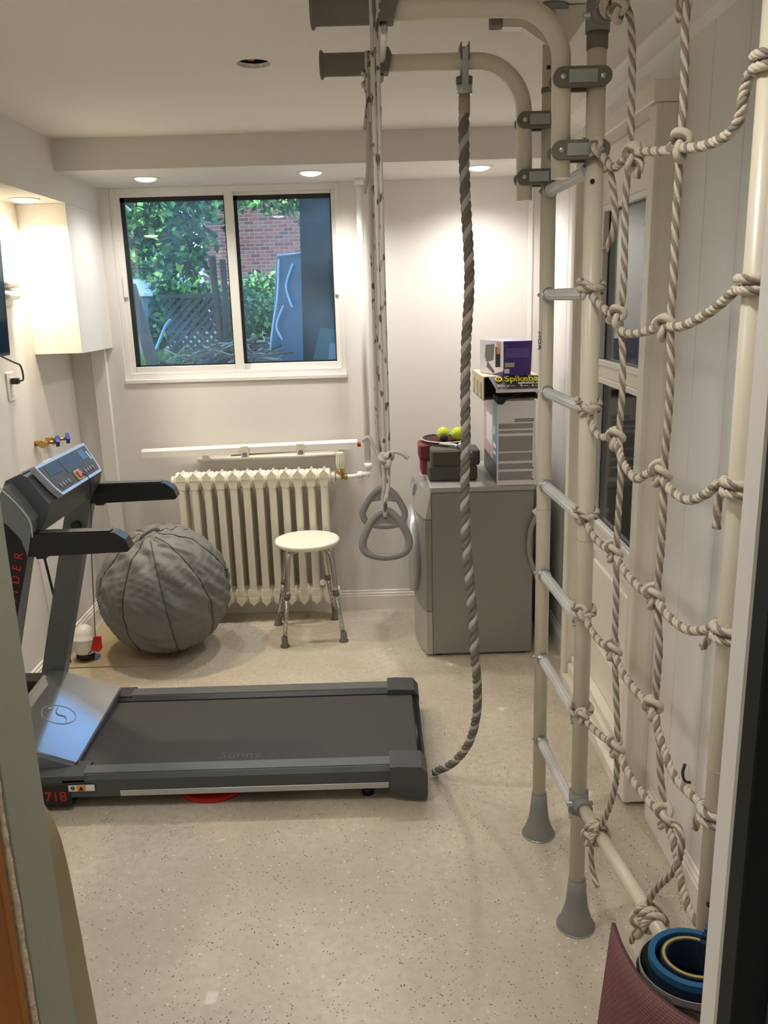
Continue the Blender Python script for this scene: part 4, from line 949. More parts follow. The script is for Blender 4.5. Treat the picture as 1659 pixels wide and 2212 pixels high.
vrope([(1516, 1752), (1506, 1770), (1502, 1790)], 'rope_tail'); vrope([(1372, 2012), (1364, 2034)], 'rope_tail') 
vrope([(1372, 330), (1384, 356), (1376, 382)], 'rope_tail')

# ------------------------------------------------------------------ climbing rope and its hanger
cp = thing('climbing_rope', 'thick twisted grey climbing rope hanging from the rear arm', 'rope', (.26, 2.364, .02))
Yr = 2.364
top = [PY(x, y, Yr) for x, y in ((1003, 205), (1002, 300), (1005, 420), (1013, 560), (1013, 640), (1007, 740), (1005, 850), (1006, 950), (1004, 1050), (1006, 1150), (1014, 1250), (1022, 1340), (1026, 1420))]
low = [PY(1031, 1480, 2.40), PY(1029, 1545, 2.47), PY(1012, 1606, 2.55), PY(978, 1648, 2.63), PZ(938, 1668, .016)]
m = M(); twist(m, cr(top+low, 12), .0150, 3, .075, (0, 1, 1), .008, 9); m.build('rope', [CLIMBL, CLIMBD], cp)
tx = top[0].x; zt_ = top[0].z
M().cyl((tx, Yr, zt_-.045), (tx, Yr, zt_+.005), .0150, n=18).build('sleeve', pm('sleeve_beige', srgb(168, 156, 132), .7), cp)
M().cyl((tx, Yr, zt_+.0), (tx, Yr, zt_+.026), .0205, n=18).build('clamp_cup', STEEL, cp); M().cyl((tx, Yr, zt_+.026), (tx, Yr, zt_+.042), .0215, n=18).build('rubber_cap', RUBG, cp)
q = M(); q.box(tx-.0085, tx+.0085, Yr-.028, Yr-.0225, zt_+.006, 2.312, b=.001).box(tx-.0085, tx+.0085, Yr+.0225, Yr+.028, zt_+.006, 2.312, b=.001).box(tx-.0085, tx+.0085, Yr-.028, Yr+.028, 2.309, 2.314, b=.001)
q.build('strap', STEEL, cp); q = M().box(tx-.011, tx-.0088, Yr-.030, Yr+.03, 2.285, 2.325, b=.0005).box(tx+.0088, tx+.011, Yr-.030, Yr+.03, 2.285, 2.325, b=.0005); q.build('strap_cheek', RUBG, cp)

# ------------------------------------------------------------------ gymnastic rings on cords
def cordmat():
    m_ = pm('ring_cord', srgb(196, 190, 178), .85, var=.05, scale=60, bump=.3, bscale=700); n_ = m_.node_tree; b_ = n_.nodes['Principled BSDF']
    tc = n_.nodes.new('ShaderNodeTexCoord'); ns = n_.nodes.new('ShaderNodeTexNoise'); ns.inputs['Scale'].default_value = 75; ns.inputs['Detail'].default_value = 1
    mp_ = n_.nodes.new('ShaderNodeMapping'); mp_.inputs['Scale'].default_value = (1, 1, .45); n_.links.new(tc.outputs['Object'], mp_.inputs[0]); n_.links.new(mp_.outputs[0], ns.inputs['Vector'])
    r_ = n_.nodes.new('ShaderNodeValToRGB'); r_.color_ramp.elements[0].position = .60; r_.color_ramp.elements[1].position = .66
    r_.color_ramp.elements[0].color = (*srgb(196, 190, 178), 1); r_.color_ramp.elements[1].color = (*srgb(96, 84, 72), 1)
    n_.links.new(ns.outputs['Fac'], r_.inputs[0]); n_.links.new(r_.outputs[0], b_.inputs['Base Color']); return m_
CORD = cordmat(); XRG = .016
def ringset(Y, pix, cordtop, apex, label, knot_z, tails, xo, grp):
    t = thing('gymnastic_ring', label, 'ring', (XRG, Y, PY(*apex, Y).z), grp)
    loop = cr([PY(x, y, Y) for x, y in pix], 8, True)
    M().tube(loop, .0098, 14, closed=True, flat=.85).build('ring', RINGG, t)
    ap = PY(*apex, Y); k = len(loop)
    w1 = [PY(pix[0][0]+dx, pix[0][1]+dy, Y) for dx, dy in ((-28, 30), (-14, 8), (0, -2), (14, 8), (28, 30), (0, 26))]
    M().prism([(p.x, p.z) for p in w1][::-1], 'y', Y-.004, Y+.004).build('ring_web', RINGG, t)
    for s_ in (-1, 1):
        pts = cr([Vector((ap.x+s_*.0008, Y-.006*s_, ap.z-.008)), Vector((ap.x+s_*.003, Y-.008*s_, ap.z+.03)), Vector((xo+s_*.0052, Y, ap.z+.12)), Vector((xo+s_*.0052, Y, (ap.z+cordtop)/2)), Vector((xo+s_*.0055, Y-.0215*s_*0-.0215, cordtop-.03))] + ([Vector((xo+s_*.0055, Y-.0255, cordtop-.008))]), 6)
        M().tube(pts, .0048, 8).build('cord', CORD, t)
    q = M(); q.tube([Vector((xo+(.011 if i % 2 else -.0), Y+.0258*math.cos(2*PI*i/20), cordtop+.0258*math.sin(2*PI*i/20))) for i in range(20)], .0048, 8, closed=True)
    q.tube([Vector((xo-.006, Y+.0258*math.cos(2*PI*i/20), cordtop+.0258*math.sin(2*PI*i/20))) for i in range(20)], .0048, 8, closed=True); q.build('arm_loop', CORD, t)
    for kz in knot_z:
        m_ = M(); knot(m_, (xo, Y-.012, kz), .0175, Vector((1, 0, 0)), Vector((0, 0, 1)), Vector((0, -1, 0)), .0052, (0, 0)); m_.build('knot', CORD, t)
    for tl in tails: M().tube(cr([PY(x, y, Y-.012) for x, y in tl], 6), .0048, 8).build('cord_tail', CORD, t)
GR = 'gymnastic rings'
ringset(1.953, [(832, 1103), (806, 1122), (787, 1158), (784, 1180), (796, 1196), (834, 1203), (872, 1194), (884, 1172), (876, 1146), (856, 1118)], 2.286, (831, 1108),
        'grey triangular gymnastic ring hanging lower and nearer on a flecked cord', (PY(826, 990, 1.953).z,), (((830, 984), (850, 976), (868, 980), (882, 990)), ((820, 990), (806, 962), (796, 945), (782, 952))), XRG, GR)
ringset(2.364, [(828, 1054), (806, 1068), (788, 1096), (784, 1114), (796, 1130), (830, 1136), (864, 1130), (874, 1112), (868, 1092), (850, 1066)], 2.286, (829, 1058),
        'grey triangular gymnastic ring hanging higher and farther, behind the other ring', (PY(808, 165, 2.364).z+.0, PY(808, 190, 2.364).z), (((804, 190), (794, 225), (788, 280)), ((806, 255), (796, 300), (794, 370), (788, 418)), ((808, 195), (816, 230), (806, 262))), .002, GR)

# ------------------------------------------------------------------ left wall fittings
tv = thing('television', 'black flat television on a wall mount at the left edge', 'television', (-1.45, 3.1, 1.53))
TX = -1.50; pe = PX(15, 460, TX); ye = pe.y-.19
T = Matrix.Translation((TX, ye, 1.52)) @ Matrix.Rotation(math.radians(3.0), 4, 'Y')
q = M().box(-.022, .018, -1.0, 0, 0, .565, b=.004, T=T); tvb = q.build('housing', BLACK, tv)
M().box(.0182, .0192, -.99, -.010, .012, .555, T=T).build('screen', pm('screen_dark', srgb(26, 30, 44), .08, var=.5, scale=20), tv)
hz = PX(30, 622, -1.57); hy = hz.y
q = M()
for dz in (.018, -.030): q.cyl((-1.57, hy-.20, hz.z+dz), (-1.57, hy+.012, hz.z+dz), .0215, n=18)
q.build('mount_arm', SILVER, tv)
for dz in (.018, -.030): M().cyl((-1.57, hy+.012, hz.z+dz), (-1.57, hy+.0135, hz.z+dz), .012, n=12).build('arm_socket', DKGREY, tv)
M().box(-1.598, -1.585, hy-.20, hy+.03, hz.z-.075, hz.z+.045, b=.003).build('mount_plate', TRIM, tv)
M().box(-1.58, -1.50, hy-.40, hy-.30, hz.z-.06, hz.z+.06, b=.004).build('mount_bracket', SILVER, tv)
op = PX(22, 835, XL); 
ol = thing('wall_outlet', 'white wall outlet with a black plug in it below the television', 'outlet', (XL, op.y, op.z))
M().box(XL, XL+.007, op.y-.037, op.y+.037, op.z-.062, op.z+.062, b=.003).build('plate', PVC, ol)
for dz in (.025, -.025): M().box(XL+.0072, XL+.009, op.y-.016, op.y+.016, op.z+dz-.017, op.z+dz+.017, b=.001).build('socket', TRIM, ol)
pg = thing('power_plug', 'black power plug and cord running up behind the television', 'plug', (XL+.02, op.y, op.z+.01))
M().box(XL+.0095, XL+.042, op.y-.014, op.y+.014, op.z+.010, op.z+.036, b=.004).build('plug_body', BLACK, pg)
M().tube(cr([(XL+.040, op.y+.006, op.z+.022), (XL+.052, op.y+.022, op.z+.030), (XL+.045, op.y+.028, op.z+.085), (XL+.032, op.y-.02, op.z+.108), (XL+.030, op.y-.20, op.z+.165), (XL+.03, op.y-.3, op.z+.22)], 8), .004, 8).build('cord', BLACK, pg)
for i, (px, py, lb) in enumerate(((76, 958, 'nearer brass water valve with blue cross handle on the left wall'), (100, 951, 'farther brass water valve with blue cross handle on the left wall'))):
    p = PX(px, py, XL)
    vv = thing('water_valve', lb, 'valve', (XL, p.y, p.z), 'brass water valves')
    M().cyl((XL, p.y, p.z), (XL+.05, p.y, p.z), .013, n=14).cyl((XL+.045, p.y-.022, p.z), (XL+.045, p.y+.03, p.z), .014, n=14).cyl((XL+.045, p.y-.034, p.z), (XL+.045, p.y-.020, p.z), .018, n=14).cyl((XL+.045, p.y+.03, p.z-.002), (XL+.075, p.y+.045, p.z-.002), .008, n=10).build('valve_body', BRASS, vv)
    c = Vector((XL+.085, p.y+.05, p.z)); d = Vector((.85, .5, 0)).normalized(); Tq = Matrix.Translation(c) @ d.to_track_quat('Z', 'Y').to_matrix().to_4x4()
    star = [((.026 if k % 2 == 0 else .014)*math.cos(2*PI*k/8), (.026 if k % 2 == 0 else .014)*math.sin(2*PI*k/8)) for k in range(8)]
    M().prism(star, 'z', -.008, .008, T=Tq).build('handle', BLUEV, vv)
a = PX(117, 1165, XL+.05); 
o = M().cyl((a.x, a.y, 0.012), (XL+.012, a.y-.12, .88), .006, n=10).build('thin_pole', BLACK); tag(o, 'thin dark pole leaning against the left wall behind the treadmill', 'pole')
gp_ = PZ(186, 1424, .009)
gd = thing('white_gadget', 'small white domed gadget with black base beside the cardboard sheet', 'gadget', (gp_.x, gp_.y, .0082)); T = Matrix.Translation((gp_.x, gp_.y, .0082)) @ Matrix.Rotation(math.radians(-8), 4, 'X')
M().lathe([(.030, .002), (.044, .010), (.046, .026), (.040, .030)], 28, T=T).build('base', BLACK, gd)
M().lathe([(.040, .030), (.050, .045), (.056, .085), (.058, .10), (.061, .102), (.061, .108), (.057, .110), (.053, .135), (.040, .160), (.020, .174), (.001, .178)], 32, T=T).build('shell', pm('gadget_white', srgb(238, 236, 232), .3), gd)

# ------------------------------------------------------------------ exercise mats by the side post
RCx, RCy, RH = .512, 1.185, .60
rm = thing('rolled_mat', 'rolled navy mat with yellow band standing in a clear sleeve', 'exercise mat', (RCx, RCy, 0))
NAVY = pm('mat_navy', srgb(14, 34, 58), .8, var=.12, scale=80, bump=.2, bscale=200); TEAL = pm('mat_blue_edge', srgb(28, 84, 124), .8, var=.1, scale=80); MYEL = pm('mat_yellow', srgb(166, 150, 76), .8)
sp = []; turns = 2.1; R0, R1 = .040, .080
for k in range(int(turns*40)+1):
    t = k/(turns*40); a = 2*PI*turns*t+.4; r = R0+(R1-R0)*t; sp.append((RCx+r*1.05*math.cos(a), RCy+r*.92*math.sin(a)))
def sheet(nm, path, z0, z1, th, mt, par, sub=1):
    v = []; N = len(path)
    for i, (x, y) in enumerate(path):
        x0, y0 = path[max(0, i-1)]; x1, y1 = path[min(N-1, i+1)]; d = Vector((x1-x0, y1-y0)).normalized(); nx, ny = -d.y*th/2, d.x*th/2
        v += [(x+nx, y+ny, z0), (x-nx, y-ny, z0), (x-nx, y-ny, z1), (x+nx, y+ny, z1)]
    f = [[4*i+k, 4*i+(k+1) % 4, 4*i+4+(k+1) % 4, 4*i+4+k] for i in range(N-1) for k in range(4)]; f += [[3, 2, 1, 0], [4*N-4, 4*N-3, 4*N-2, 4*N-1]]
    return M().add(v, f, 0, False).build(nm, mt, par)
sheet('mat', sp, .003, RH, .010, NAVY, rm); sheet('edge_band', sp[44:], RH-.012, RH+.001, .0108, TEAL, rm); sheet('yellow_band', sp[4:40], RH-.010, RH+.0015, .0045, MYEL, rm)
circ = [(RCx+.089*math.cos(2*PI*k/48), RCy+.080*math.sin(2*PI*k/48)) for k in range(49)]
SLV = pm('clear_sleeve', srgb(150, 148, 140), .18, var=.15, scale=20, bump=.5, bscale=25, coat=.4)
sheet('sleeve', circ, .001, RH-.022, .002, SLV, rm)
zp = M().tube([(x*1.0, y, RH-.040+.006*math.sin(k*.5)) for k, (x, y) in enumerate([(RCx+.0915*math.cos(2*PI*k/60), RCy+.0825*math.sin(2*PI*k/60)) for k in range(60)])], .0022, 6, closed=True); zp.build('zip', BLACKM, rm)
# loose burgundy mat curling round the roll
def burg():
    m_ = bpy.data.materials.new('burgundy_mat'); m_.use_nodes = True; n_ = m_.node_tree; b_ = n_.nodes['Principled BSDF']; b_.inputs['Roughness'].default_value = .75
    tc = n_.nodes.new('ShaderNodeTexCoord'); br = n_.nodes.new('ShaderNodeTexBrick'); br.inputs['Scale'].default_value = 34; br.inputs['Mortar Size'].default_value = .035
    br.inputs['Color1'].default_value = (*srgb(126, 82, 82), 1); br.inputs['Color2'].default_value = (*srgb(118, 76, 77), 1); br.inputs['Mortar'].default_value = (*srgb(84, 52, 54), 1)
    n_.links.new(tc.outputs['UV'], br.inputs['Vector']); n_.links.new(br.outputs['Color'], b_.inputs['Base Color'])
    bp = n_.nodes.new('ShaderNodeBump'); bp.inputs['Strength'].default_value = .5; bp.inputs['Distance'].default_value = .003; n_.links.new(br.outputs['Fac'], bp.inputs['Height']); bp.invert = True; n_.links.new(bp.outputs[0], b_.inputs['Normal']); return m_
tipz = RH
topc = cr([PZ(1325, 1993, RH), PZ(1347, 2050, RH), PZ(1388, 2116, RH), PZ(1440, 2165, RH), PZ(1500, 2205, RH), PZ(1580, 2240, RH), PZ(1680, 2230, RH)], 10)
botc = cr([Vector((.255, 1.02, 0)), Vector((.285, .99, 0)), Vector((.33, .965, 0)), Vector((.39, .945, 0)), Vector((.46, .935, 0)), Vector((.54, .935, 0)), Vector((.62, .96, 0))], 10)
midp = PY(1240, 2212, 1.17)
N, K = len(topc), 14; v = []; uv = []
for j in range(K+1):
    t = j/K
    for i in range(N):
        a, b = topc[i], botc[i]; p = a.lerp(Vector((b.x, b.y, 0.004)), t)
        v.append(p)
cur = []
nrmv = []
for j in range(K+1):
    for i in range(N):
        p = v[j*N+i]; du = v[j*N+min(N-1, i+1)]-v[j*N+max(0, i-1)]; dw = v[min(K, j+1)*N+i]-v[max(0, j-1)*N+i]; nrmv.append(du.cross(dw).normalized()*.0035)
v2 = [p-n_ for p, n_ in zip(v, nrmv)]; v1 = [p+n_ for p, n_ in zip(v, nrmv)]; S = len(v); f = []
for j in range(K):
    for i in range(N-1):
        f.append([j*N+i, (j+1)*N+i, (j+1)*N+i+1, j*N+i+1]); f.append([S+j*N+i, S+j*N+i+1, S+(j+1)*N+i+1, S+(j+1)*N+i])
for i in range(N-1): f.append([i, i+1, S+i+1, S+i]); f.append([K*N+i, S+K*N+i, S+K*N+i+1, K*N+i+1])
for j in range(K): f.append([j*N, S+j*N, S+(j+1)*N, (j+1)*N]); f.append([j*N+N-1, (j+1)*N+N-1, S+(j+1)*N+N-1, S+j*N+N-1])
mm = M().add(v1+v2, f, 0, True); o = mm.build('loose_mat', burg()); tag(o, 'burgundy textured mat curling loosely in front of the navy roll', 'exercise mat')
for p in o.data.polygons: p.use_smooth = len(p.vertices) == 4
ul = o.data.uv_layers.new(name='UV')
for lp in o.data.loops:
    i = lp.vertex_index % S; ul.data[lp.index].uv = ((i % N)/N*.55, (i//N)/K*.75)
# ------------------------------------------------------------------ beige upholstered chair behind the left jamb
ch = thing('upholstered_chair', 'beige upholstered chair half hidden behind the left door jamb', 'chair', (-.85, 1.19, 0))
BEI = pm('beige_leatherette', srgb(142, 128, 94), .5, var=.08, scale=6, bump=.15, bscale=14)
bp_ = [(-.64, .82), (-.625, .80), (-.607, .745), (-.598, .66), (-.592, .50), (-.585, .30), (-.578, .14), (-.67, .14), (-.68, .40), (-.69, .60), (-.70, .78), (-.68, .82)]
v = []; prof2 = [(x, z) for x, z in bp_]; n = len(prof2); ys = [.97, .985, 1.03, 1.11, 1.19, 1.27, 1.35, 1.39, 1.405]; sc = [.94, .98, .996, 1, 1, 1, .996, .98, .95]
for y, s_ in zip(ys, sc):
    for x, z in prof2: v.append((-.667+(x+.645)*s_, y, .61+(z-.61)*s_))
f = [[i*n+k, i*n+(k+1) % n, (i+1)*n+(k+1) % n, (i+1)*n+k] for i in range(len(ys)-1) for k in range(n)]; f += [list(range(n))[::-1], [(len(ys)-1)*n+k for k in range(n)]]
o = M().add(v, f, 0, True).build('backrest', BEI, ch); sb = o.modifiers.new('s', 'SUBSURF'); sb.levels = 2; sb.render_levels = 2
M().box(-1.08, -.67, .97, 1.405, .38, .47, b=.03).build('seat', BEI, ch)
for (x, y) in ((-1.04, 1.01), (-1.04, 1.36), (-.66, 1.01), (-.66, 1.36)): M().cyl((x, y, 0), (x, y, .40), .018, .022, n=14).build('leg', WOOD, ch)
# cable stub sticking out of the right wall
p = PX(1492, 1690, XR-.002); 
o = M().tube(cr([p+Vector((.02, .0, 0)), p+Vector((-.012, .004, .0)), p+Vector((-.020, .012, .022)), p+Vector((-.012, .020, .048))], 6), .0045, 8).build('cable_stub', pm('cable_dark', srgb(58, 54, 50), .6, var=.4, scale=80)); tag(o, 'short dark cable stub sticking out of the right plank wall', 'cable')

# ------------------------------------------------------------------ garden seen through the window
GZ = 1.16
ew = M().box(-30, 20, YB+.13, 60, GZ-.2, GZ); struct(ew.build('ground', pm('garden_soil', srgb(86, 84, 62), .95, var=.35, scale=4, bump=.5, bscale=12)), 'garden ground outside the window')
YH = 18.0
hx0 = PY(437, 560, YH).x; hx1 = PY(760, 560, YH).x; hz0 = GZ; hz1 = PY(540, 400, YH).z+.5
hs = thing('brick_house', 'red brick house wall beyond the garden', 'building', ((hx0+hx1)/2, YH, GZ))
M().box(hx0, hx1, YH+.012, YH+.30, hz0, hz1).build('mortar_wall', pm('mortar', srgb(166, 160, 156), .9), hs)
bw, bh = .20, .0717
bmats = [pm('brick_a', srgb(124, 72, 62), .85, var=.2, scale=4), pm('brick_b', srgb(104, 60, 56), .85, var=.2, scale=4), pm('brick_c', srgb(136, 84, 70), .85, var=.2, scale=4)]
bme = []
for mt in bmats: bme.append(M().box(-bw/2+.007, bw/2-.007, 0, .03, -bh/2+.0065, bh/2-.0065, b=.003).mesh('brick', mt))
zlo = PY(560, 622, YH).z; cells = []
r0 = int((hz1-hz0)/bh)
for r in range(r0):
    z = hz0+bh*(r+.5); off = bw/2*(r % 2)
    for c in range(int((hx1-hx0)/bw)):
        x = hx0+bw*(c+.5)+off
        if x+bw/2 > hx1: continue
        cells.append((x, z))
vis = [c for c in cells if c[1] > zlo and c[1] < PY(560, 415, YH).z and c[0] < PY(652, 500, YH).x]
vis.sort(key=lambda c: c[1]); vis = vis[:300]; vs_ = set(vis)
for (x, z) in vis:
    o = bpy.data.objects.new('brick', random.choice(bme)); C.objects.link(o); o.location = (x, YH, z); setp(o, hs)
q = M()
for (x, z) in cells:
    if (x, z) in vs_: continue
    q.box(x-bw/2+.007, x+bw/2-.007, YH, YH+.03, z-bh/2+.0065, z+bh/2-.0065, mi=random.randrange(3))
o = q.build('brick_field', bmats, hs); o['kind'] = 'stuff'
# pale house further back
a, b = PY(395, 600, 24), PY(437, 600, 24)
nh = thing('pale_house', 'pale house with blue-grey siding behind the tree', 'building', (a.x, 24, GZ))
M().box(a.x-1.5, b.x+2, 24, 24.3, GZ, PY(420, 545, 24).z).build('siding', pm('siding_blue', srgb(96, 112, 168), .7), nh)
M().box(a.x-1.5, b.x+2, 23.9, 24.3, PY(420, 545, 24).z, PY(420, 510, 24).z).build('parapet', pm('siding_white', srgb(230, 234, 240), .6), nh)
M().box(PY(427, 600, 23.95).x, PY(440, 600, 23.95).x, 23.9, 23.98, PY(430, 612, 24).z, PY(430, 586, 24).z).build('window_frame', pm('siding_white', srgb(230, 234, 240), .6), nh)
# trees and bushes: leaf by leaf
LG = [pm('leaf_a', srgb(70, 122, 60), .5, var=.25, scale=3), pm('leaf_b', srgb(96, 148, 72), .5, var=.25, scale=3), pm('leaf_c', srgb(52, 96, 64), .5, var=.25, scale=3), pm('leaf_d', srgb(130, 168, 84), .5, var=.2, scale=3)]
BARK = pm('bark', srgb(74, 62, 52), .9, var=.3, scale=8, bump=.8, bscale=14)
def leaf(q, c, s_):
    d = Vector((random.gauss(0, 1), random.gauss(0, 1)-.5, random.gauss(0, .7)-.6)).normalized(); u = d.orthogonal().normalized()
    u = (Matrix.Rotation(random.uniform(0, 6.28), 3, d) @ u); w_ = d.cross(u)
    q.add([c, c+d*s_*.5+u*s_*.24+w_*s_*.05, c+d*s_, c+d*s_*.5-u*s_*.24+w_*s_*.05], [(0, 1, 2, 3)], random.choice((0, 0, 1, 1, 2, 2, 3)))
def foliage(parent, blobs, nleaf, ls, nm='foliage'):
    q = M(); tot = sum(b[3]**2 for b in blobs)
    for (x, y, z, r) in blobs:
        for _ in range(int(nleaf*r*r/tot)):
            d = Vector((random.gauss(0, 1), random.gauss(0, 1), random.gauss(0, 1))).normalized()*(r*random.uniform(.35, 1.0)); leaf(q, Vector((x, y, z))+d, ls*random.uniform(.6, 1.25))
    return q.build(nm, LG, parent)
def pix_blobs(l): return [(*PY(x, y, Y), r) for x, y, Y, r in l]
def tree(nm, label, base, top, blobs, nl, ls, rad=.07, grp='garden trees and shrubs'):
    t = thing(nm, label, 'tree' if 'tree' in nm else 'bush', (base.x, base.y, GZ), grp)
    M().tube(cr([Vector((base.x, base.y, GZ-.02)), base.lerp(top, .4)+Vector((.06, 0, 0)), top], 6), [rad*(1-.5*i/12) for i in range(13)], 9).build('trunk', BARK, t)
    foliage(t, pix_blobs(blobs), nl, ls); return t
b0 = PY(300, 740, 10.0); b0.z = GZ
tree('leafy_tree', 'large leafy tree filling the left window pane', b0, PY(330, 480, 10.0), [(290, 450, 9.4, .55), (345, 440, 9.8, .55), (400, 460, 10, .45), (300, 520, 9.3, .5), (360, 520, 9.8, .5), (410, 530, 10.2, .35), (330, 580, 9.6, .5), (285, 600, 9.2, .4), (390, 590, 10.2, .4), (350, 400, 9.6, .6), (270, 400, 9.2, .6), (430, 390, 10, .5)], 5200, .13)
b1 = PY(370, 760, 8.9); b1.z = GZ
tree('garden_bush', 'broad green bush behind the lattice at the window centre-left', b1, PY(380, 680, 8.9), [(320, 655, 8.8, .32), (365, 650, 9.0, .34), (410, 660, 9.2, .30), (350, 700, 8.7, .30), (300, 700, 8.6, .26), (450, 655, 9.3, .28), (490, 640, 9.4, .22)], 2600, .09, .04)
b2 = PY(545, 730, 9.2); b2.z = GZ
tree('ivy_bush', 'dense glossy green bush below the brick wall', b2, PY(550, 650, 9.2), [(525, 640, 9.2, .26), (560, 635, 9.3, .28), (590, 650, 9.2, .24), (540, 680, 9.1, .28), (575, 690, 9.0, .28), (600, 700, 9.2, .2), (515, 700, 9.1, .2), (620, 630, 9.4, .3), (660, 640, 9.4, .3)], 3000, .085, .04)
b3 = PY(620, 380, 11.0); 
t3 = thing('overhanging_tree', 'leafy tree branch hanging over the brick wall at the top right', 'tree', (4.0, 11.0, GZ), 'garden trees and shrubs')
M().tube(cr([Vector((3.2, 11.0, GZ-.02)), Vector((3.0, 11.0, 3.0)), PY(700, 330, 11.0), PY(560, 395, 11.0)], 6), [.11-.004*i for i in range(19)], 9).build('trunk', BARK, t3)
foliage(t3, pix_blobs([(520, 415, 11, .22), (560, 420, 11, .24), (600, 425, 11, .26), (635, 440, 11, .22), (505, 440, 11, .12), (540, 390, 11, .3), (620, 390, 11, .35), (670, 400, 11, .4)]), 800, .12)
tt = thing('tall_tree', 'tall tree left of the garden above the window view', 'tree', (-5.9, 14.2, GZ), 'garden trees and shrubs')
M().tube(cr([Vector((-6.3, 14.2, GZ-.02)), Vector((-6.2, 14.2, 4.0)), Vector((-5.9, 14.2, 7.0))], 6), [.22-.012*i for i in range(13)], 10).build('trunk', BARK, tt)
foliage(tt, [(-6.4, 14.4, 6.6, 1.2), (-5.2, 14.4, 7.2, 1.1), (-5.9, 14.0, 8.2, 1.1), (-4.4, 14.2, 8.0, 1.0), (-6.9, 14.2, 7.6, 1.0), (-5.0, 14.6, 5.9, .7)], 2600, .30)
# twin dead trunks
for (l, r, lb) in ((((478, 720), (468, 650), (462, 600), (458, 552)), .032, 'dark bare tree trunk left of the other, before the brick wall'), (((482, 720), (487, 650), (484, 600), (480, 560)), .028, 'dark bare tree trunk right of the other, before the brick wall')):
    pts = [PY(x, y, 8.2) for x, y in l]; pts[0].z = GZ-.02
    o = M().tube(cr(pts, 6), r, 10).build('bare_trunk', BARK); tag(o, lb, 'tree trunk', 'bare trunks')
# lattice fence
lf0, lf1 = PY(360, 700, 8.4), PY(512, 700, 8.4); lz1 = PY(440, 638, 8.4).z
lt_ = thing('lattice_fence', 'dark diamond lattice fence across the garden', 'fence', ((lf0.x+lf1.x)/2, 8.4, GZ))
LAT = pm('lattice_dark', srgb(66, 76, 84), .8); W_ = lf1.x-lf0.x; H_ = lz1-GZ; step = .082
for sgn in (1, -1):
    k = -int(H_/step)-1
    while k*step < W_+.01:
        x0 = k*step; pts = []
        s0 = max(0, -x0); s1 = min(H_, W_-x0)
        if s1-s0 > .03:
            if sgn > 0: A_, B_ = Vector((lf0.x+x0+s0, 8.4, GZ+s0)), Vector((lf0.x+x0+s1, 8.4, GZ+s1))
            else: A_, B_ = Vector((lf1.x-x0-s0, 8.412, GZ+s0)), Vector((lf1.x-x0-s1, 8.412, GZ+s1))
            d = (B_-A_).normalized(); u = Vector((-d.z, 0, d.x))*.0165; y_ = Vector((0, .005, 0))
            M().add([A_-u-y_, B_-u-y_, B_+u-y_, A_+u-y_, A_-u+y_, B_-u+y_, B_+u+y_, A_+u+y_], [(0, 1, 2, 3), (7, 6, 5, 4), (0, 4, 5, 1), (1, 5, 6, 2), (2, 6, 7, 3), (3, 7, 4, 0)]).build('slat', LAT, lt_)
        k += 1
for z in (lz1, GZ+.02): M().box(lf0.x-.03, lf1.x+.03, 8.385, 8.425, z-.02, z+.02).build('rail', LAT, lt_)
# brushwood pile
q = M(); STK = [pm('twig_grey', srgb(150, 146, 140), .8, var=.25, scale=10), pm('twig_brown', srgb(104, 90, 76), .8, var=.25, scale=10)]
for i in range(190):
    px = random.uniform(350, 585); Y = random.uniform(6.3, 7.4); c = PY(px, 760, Y); c.z = GZ+random.uniform(.01, .26)*max(.25, 1-abs(px-500)/170)
    a = random.uniform(-1, 1); L2 = random.uniform(.18, .55); d = Vector((math.cos(a), random.uniform(-.4, .4), random.uniform(-.35, .35)+.1)).normalized()
    bnd = Vector((random.gauss(0, .05), 0, random.gauss(0, .05)))
    pts = cr([c-d*L2/2, c+bnd, c+d*L2/2], 4)
    for p in pts: p.z = max(p.z, GZ+.012)
    q.tube(pts, random.uniform(.004, .011), 5, random.randrange(2))
o = q.build('brushwood_pile', STK); tag(o, 'tangled heap of cut grey branches on the ground outside', 'branches'); o['kind'] = 'stuff'
# grass tufts
q = M()
for i in range(900):
    x = random.uniform(270, 420); Y = random.uniform(6.2, 7.6); c = PY(x, 760, Y); c.z = GZ
    h_ = random.uniform(.06, .20); d = Vector((random.gauss(0, .06), random.gauss(0, .03), h_)); u = Vector((.005, 0, 0)); q.add([c-u, c+u, c+d], [(0, 1, 2)], random.randrange(4))
o = q.build('grass', LG); tag(o, 'green grass growing outside the window', 'grass'); o['kind'] = 'stuff'
def slab(nm, corners, Y0, Y1, th, mt, label, cat, grp=None):
    """board leaning away: bottom corners at Y0, top ones at Y1"""
    (bl_, br_, tr_, tl_) = corners; P4 = [PY(*bl_, Y0), PY(*br_, Y0), PY(*tr_, Y1), PY(*tl_, Y1)]
    for p in P4[:2]: p.z = GZ
    nn = (P4[1]-P4[0]).cross(P4[3]-P4[0]).normalized()*th; nn = nn if nn.y > 0 else -nn
    v = P4+[p+nn for p in P4]
    o = M().add(v, [(0, 1, 2, 3), (7, 6, 5, 4), (0, 4, 5, 1), (1, 5, 6, 2), (2, 6, 7, 3), (3, 7, 4, 0)]).build(nm, mt); return tag(o, label, cat, grp)
t = thing('wrapped_slab', 'blue-grey foam slab in clear plastic standing outside the window', 'foam slab', (PY(620, 780, 6.7).x, 6.7, GZ))
P4 = [PY(579, 780, 6.7), PY(668, 780, 6.7), PY(655, 545, 6.95), PY(597, 553, 6.95)]
for p in P4[:2]: p.z = GZ
v = P4+[p+Vector((.05, .16, 0)) for p in P4]
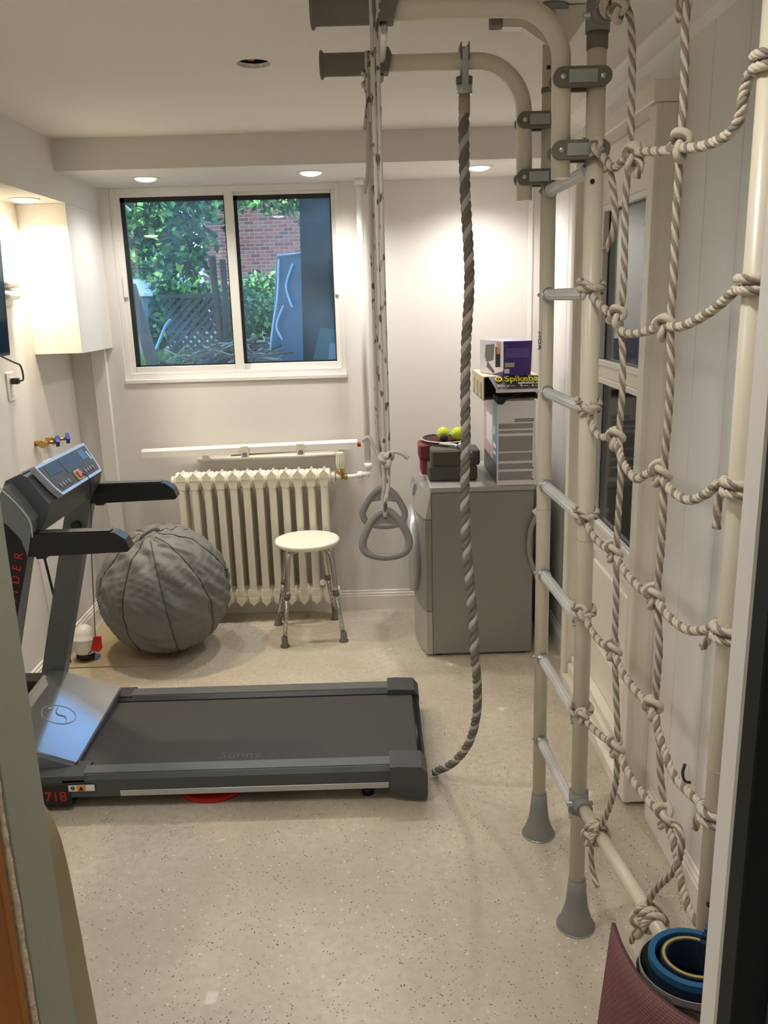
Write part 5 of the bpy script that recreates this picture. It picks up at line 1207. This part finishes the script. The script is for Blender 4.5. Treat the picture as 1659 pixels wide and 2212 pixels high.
o = M().add(v, [(0, 1, 2, 3), (7, 6, 5, 4), (0, 4, 5, 1), (1, 5, 6, 2), (2, 6, 7, 3), (3, 7, 4, 0)]).build('foam', pm('foam_blue_grey', srgb(96, 120, 146), .7, var=.15, scale=5, bump=.4, bscale=20), t); bv = o.modifiers.new('b', 'BEVEL'); bv.width = .012; bv.segments = 2
for l in (((632, 570), (618, 615), (624, 645), (632, 665)), ((612, 660), (600, 690), (598, 710), (610, 735)), ((602, 560), (599, 640), (590, 700), (581, 776)), ((598, 552), (625, 550), (655, 546))):
    M().tube(cr([PY(x, y, 6.66+.28*(780-y)/235) for x, y in l], 6), .008, 6).build('plastic_fold', pm('plastic_film', srgb(176, 206, 232), .25), t)
dp = slab('dark_panel', ((655, 782), (760, 780), (760, 300), (643, 300)), 6.45, 6.5, .05, pm('dark_board', srgb(36, 40, 46), .7, var=.25, scale=4), 'tall dark board standing behind the right window pane', 'board')
slab('green_board', ((664, 784), (760, 784), (745, 712), (692, 708)), 5.9, 6.1, .02, pm('green_board_paint', srgb(46, 74, 70), .6), 'dark green board leaning on the tall dark one', 'board')
slab('grey_board', ((703, 784), (748, 784), (740, 742), (712, 742)), 5.6, 5.7, .02, pm('grey_board_paint', srgb(112, 120, 138), .6), 'small grey offcut at the bottom right of the window', 'board')
slab('leaning_plank', ((322, 790), (350, 788), (292, 612), (272, 618)), 6.2, 6.5, .04, pm('weathered_plank', srgb(86, 78, 74), .8, var=.3, scale=6), 'weathered plank leaning at the left edge of the window', 'plank')
o = M().tube(cr([PY(337, 755, 6.8), PY(345, 735, 6.8), PY(357, 706, 6.8), PY(368, 690, 6.8)], 6), .012, 10).build('blue_pipe', pm('pipe_blue', srgb(130, 176, 214), .4)); tag(o, 'pale blue pipe standing among the grass outside', 'pipe')
sh = thing('garden_shed', 'white roof corner of a small shed at the left of the window', 'shed', (PY(276, 630, 9).x, 8.5, GZ))
a = PY(246, 640, 8.3); b = PY(308, 640, 8.3); M().box(a.x, b.x, 8.3, 9.0, GZ, a.z).build('shed_wall', pm('shed_wall_grey', srgb(140, 150, 150), .7), sh)
M().prism([(a.x-.03, a.z), (b.x+.03, b.z), (b.x+.03, b.z+.03), ((a.x+b.x)/2, a.z+.16), (a.x-.03, a.z+.16)], 'y', 8.25, 9.0).build('shed_roof', pm('siding_white', srgb(230, 234, 240), .6), sh)
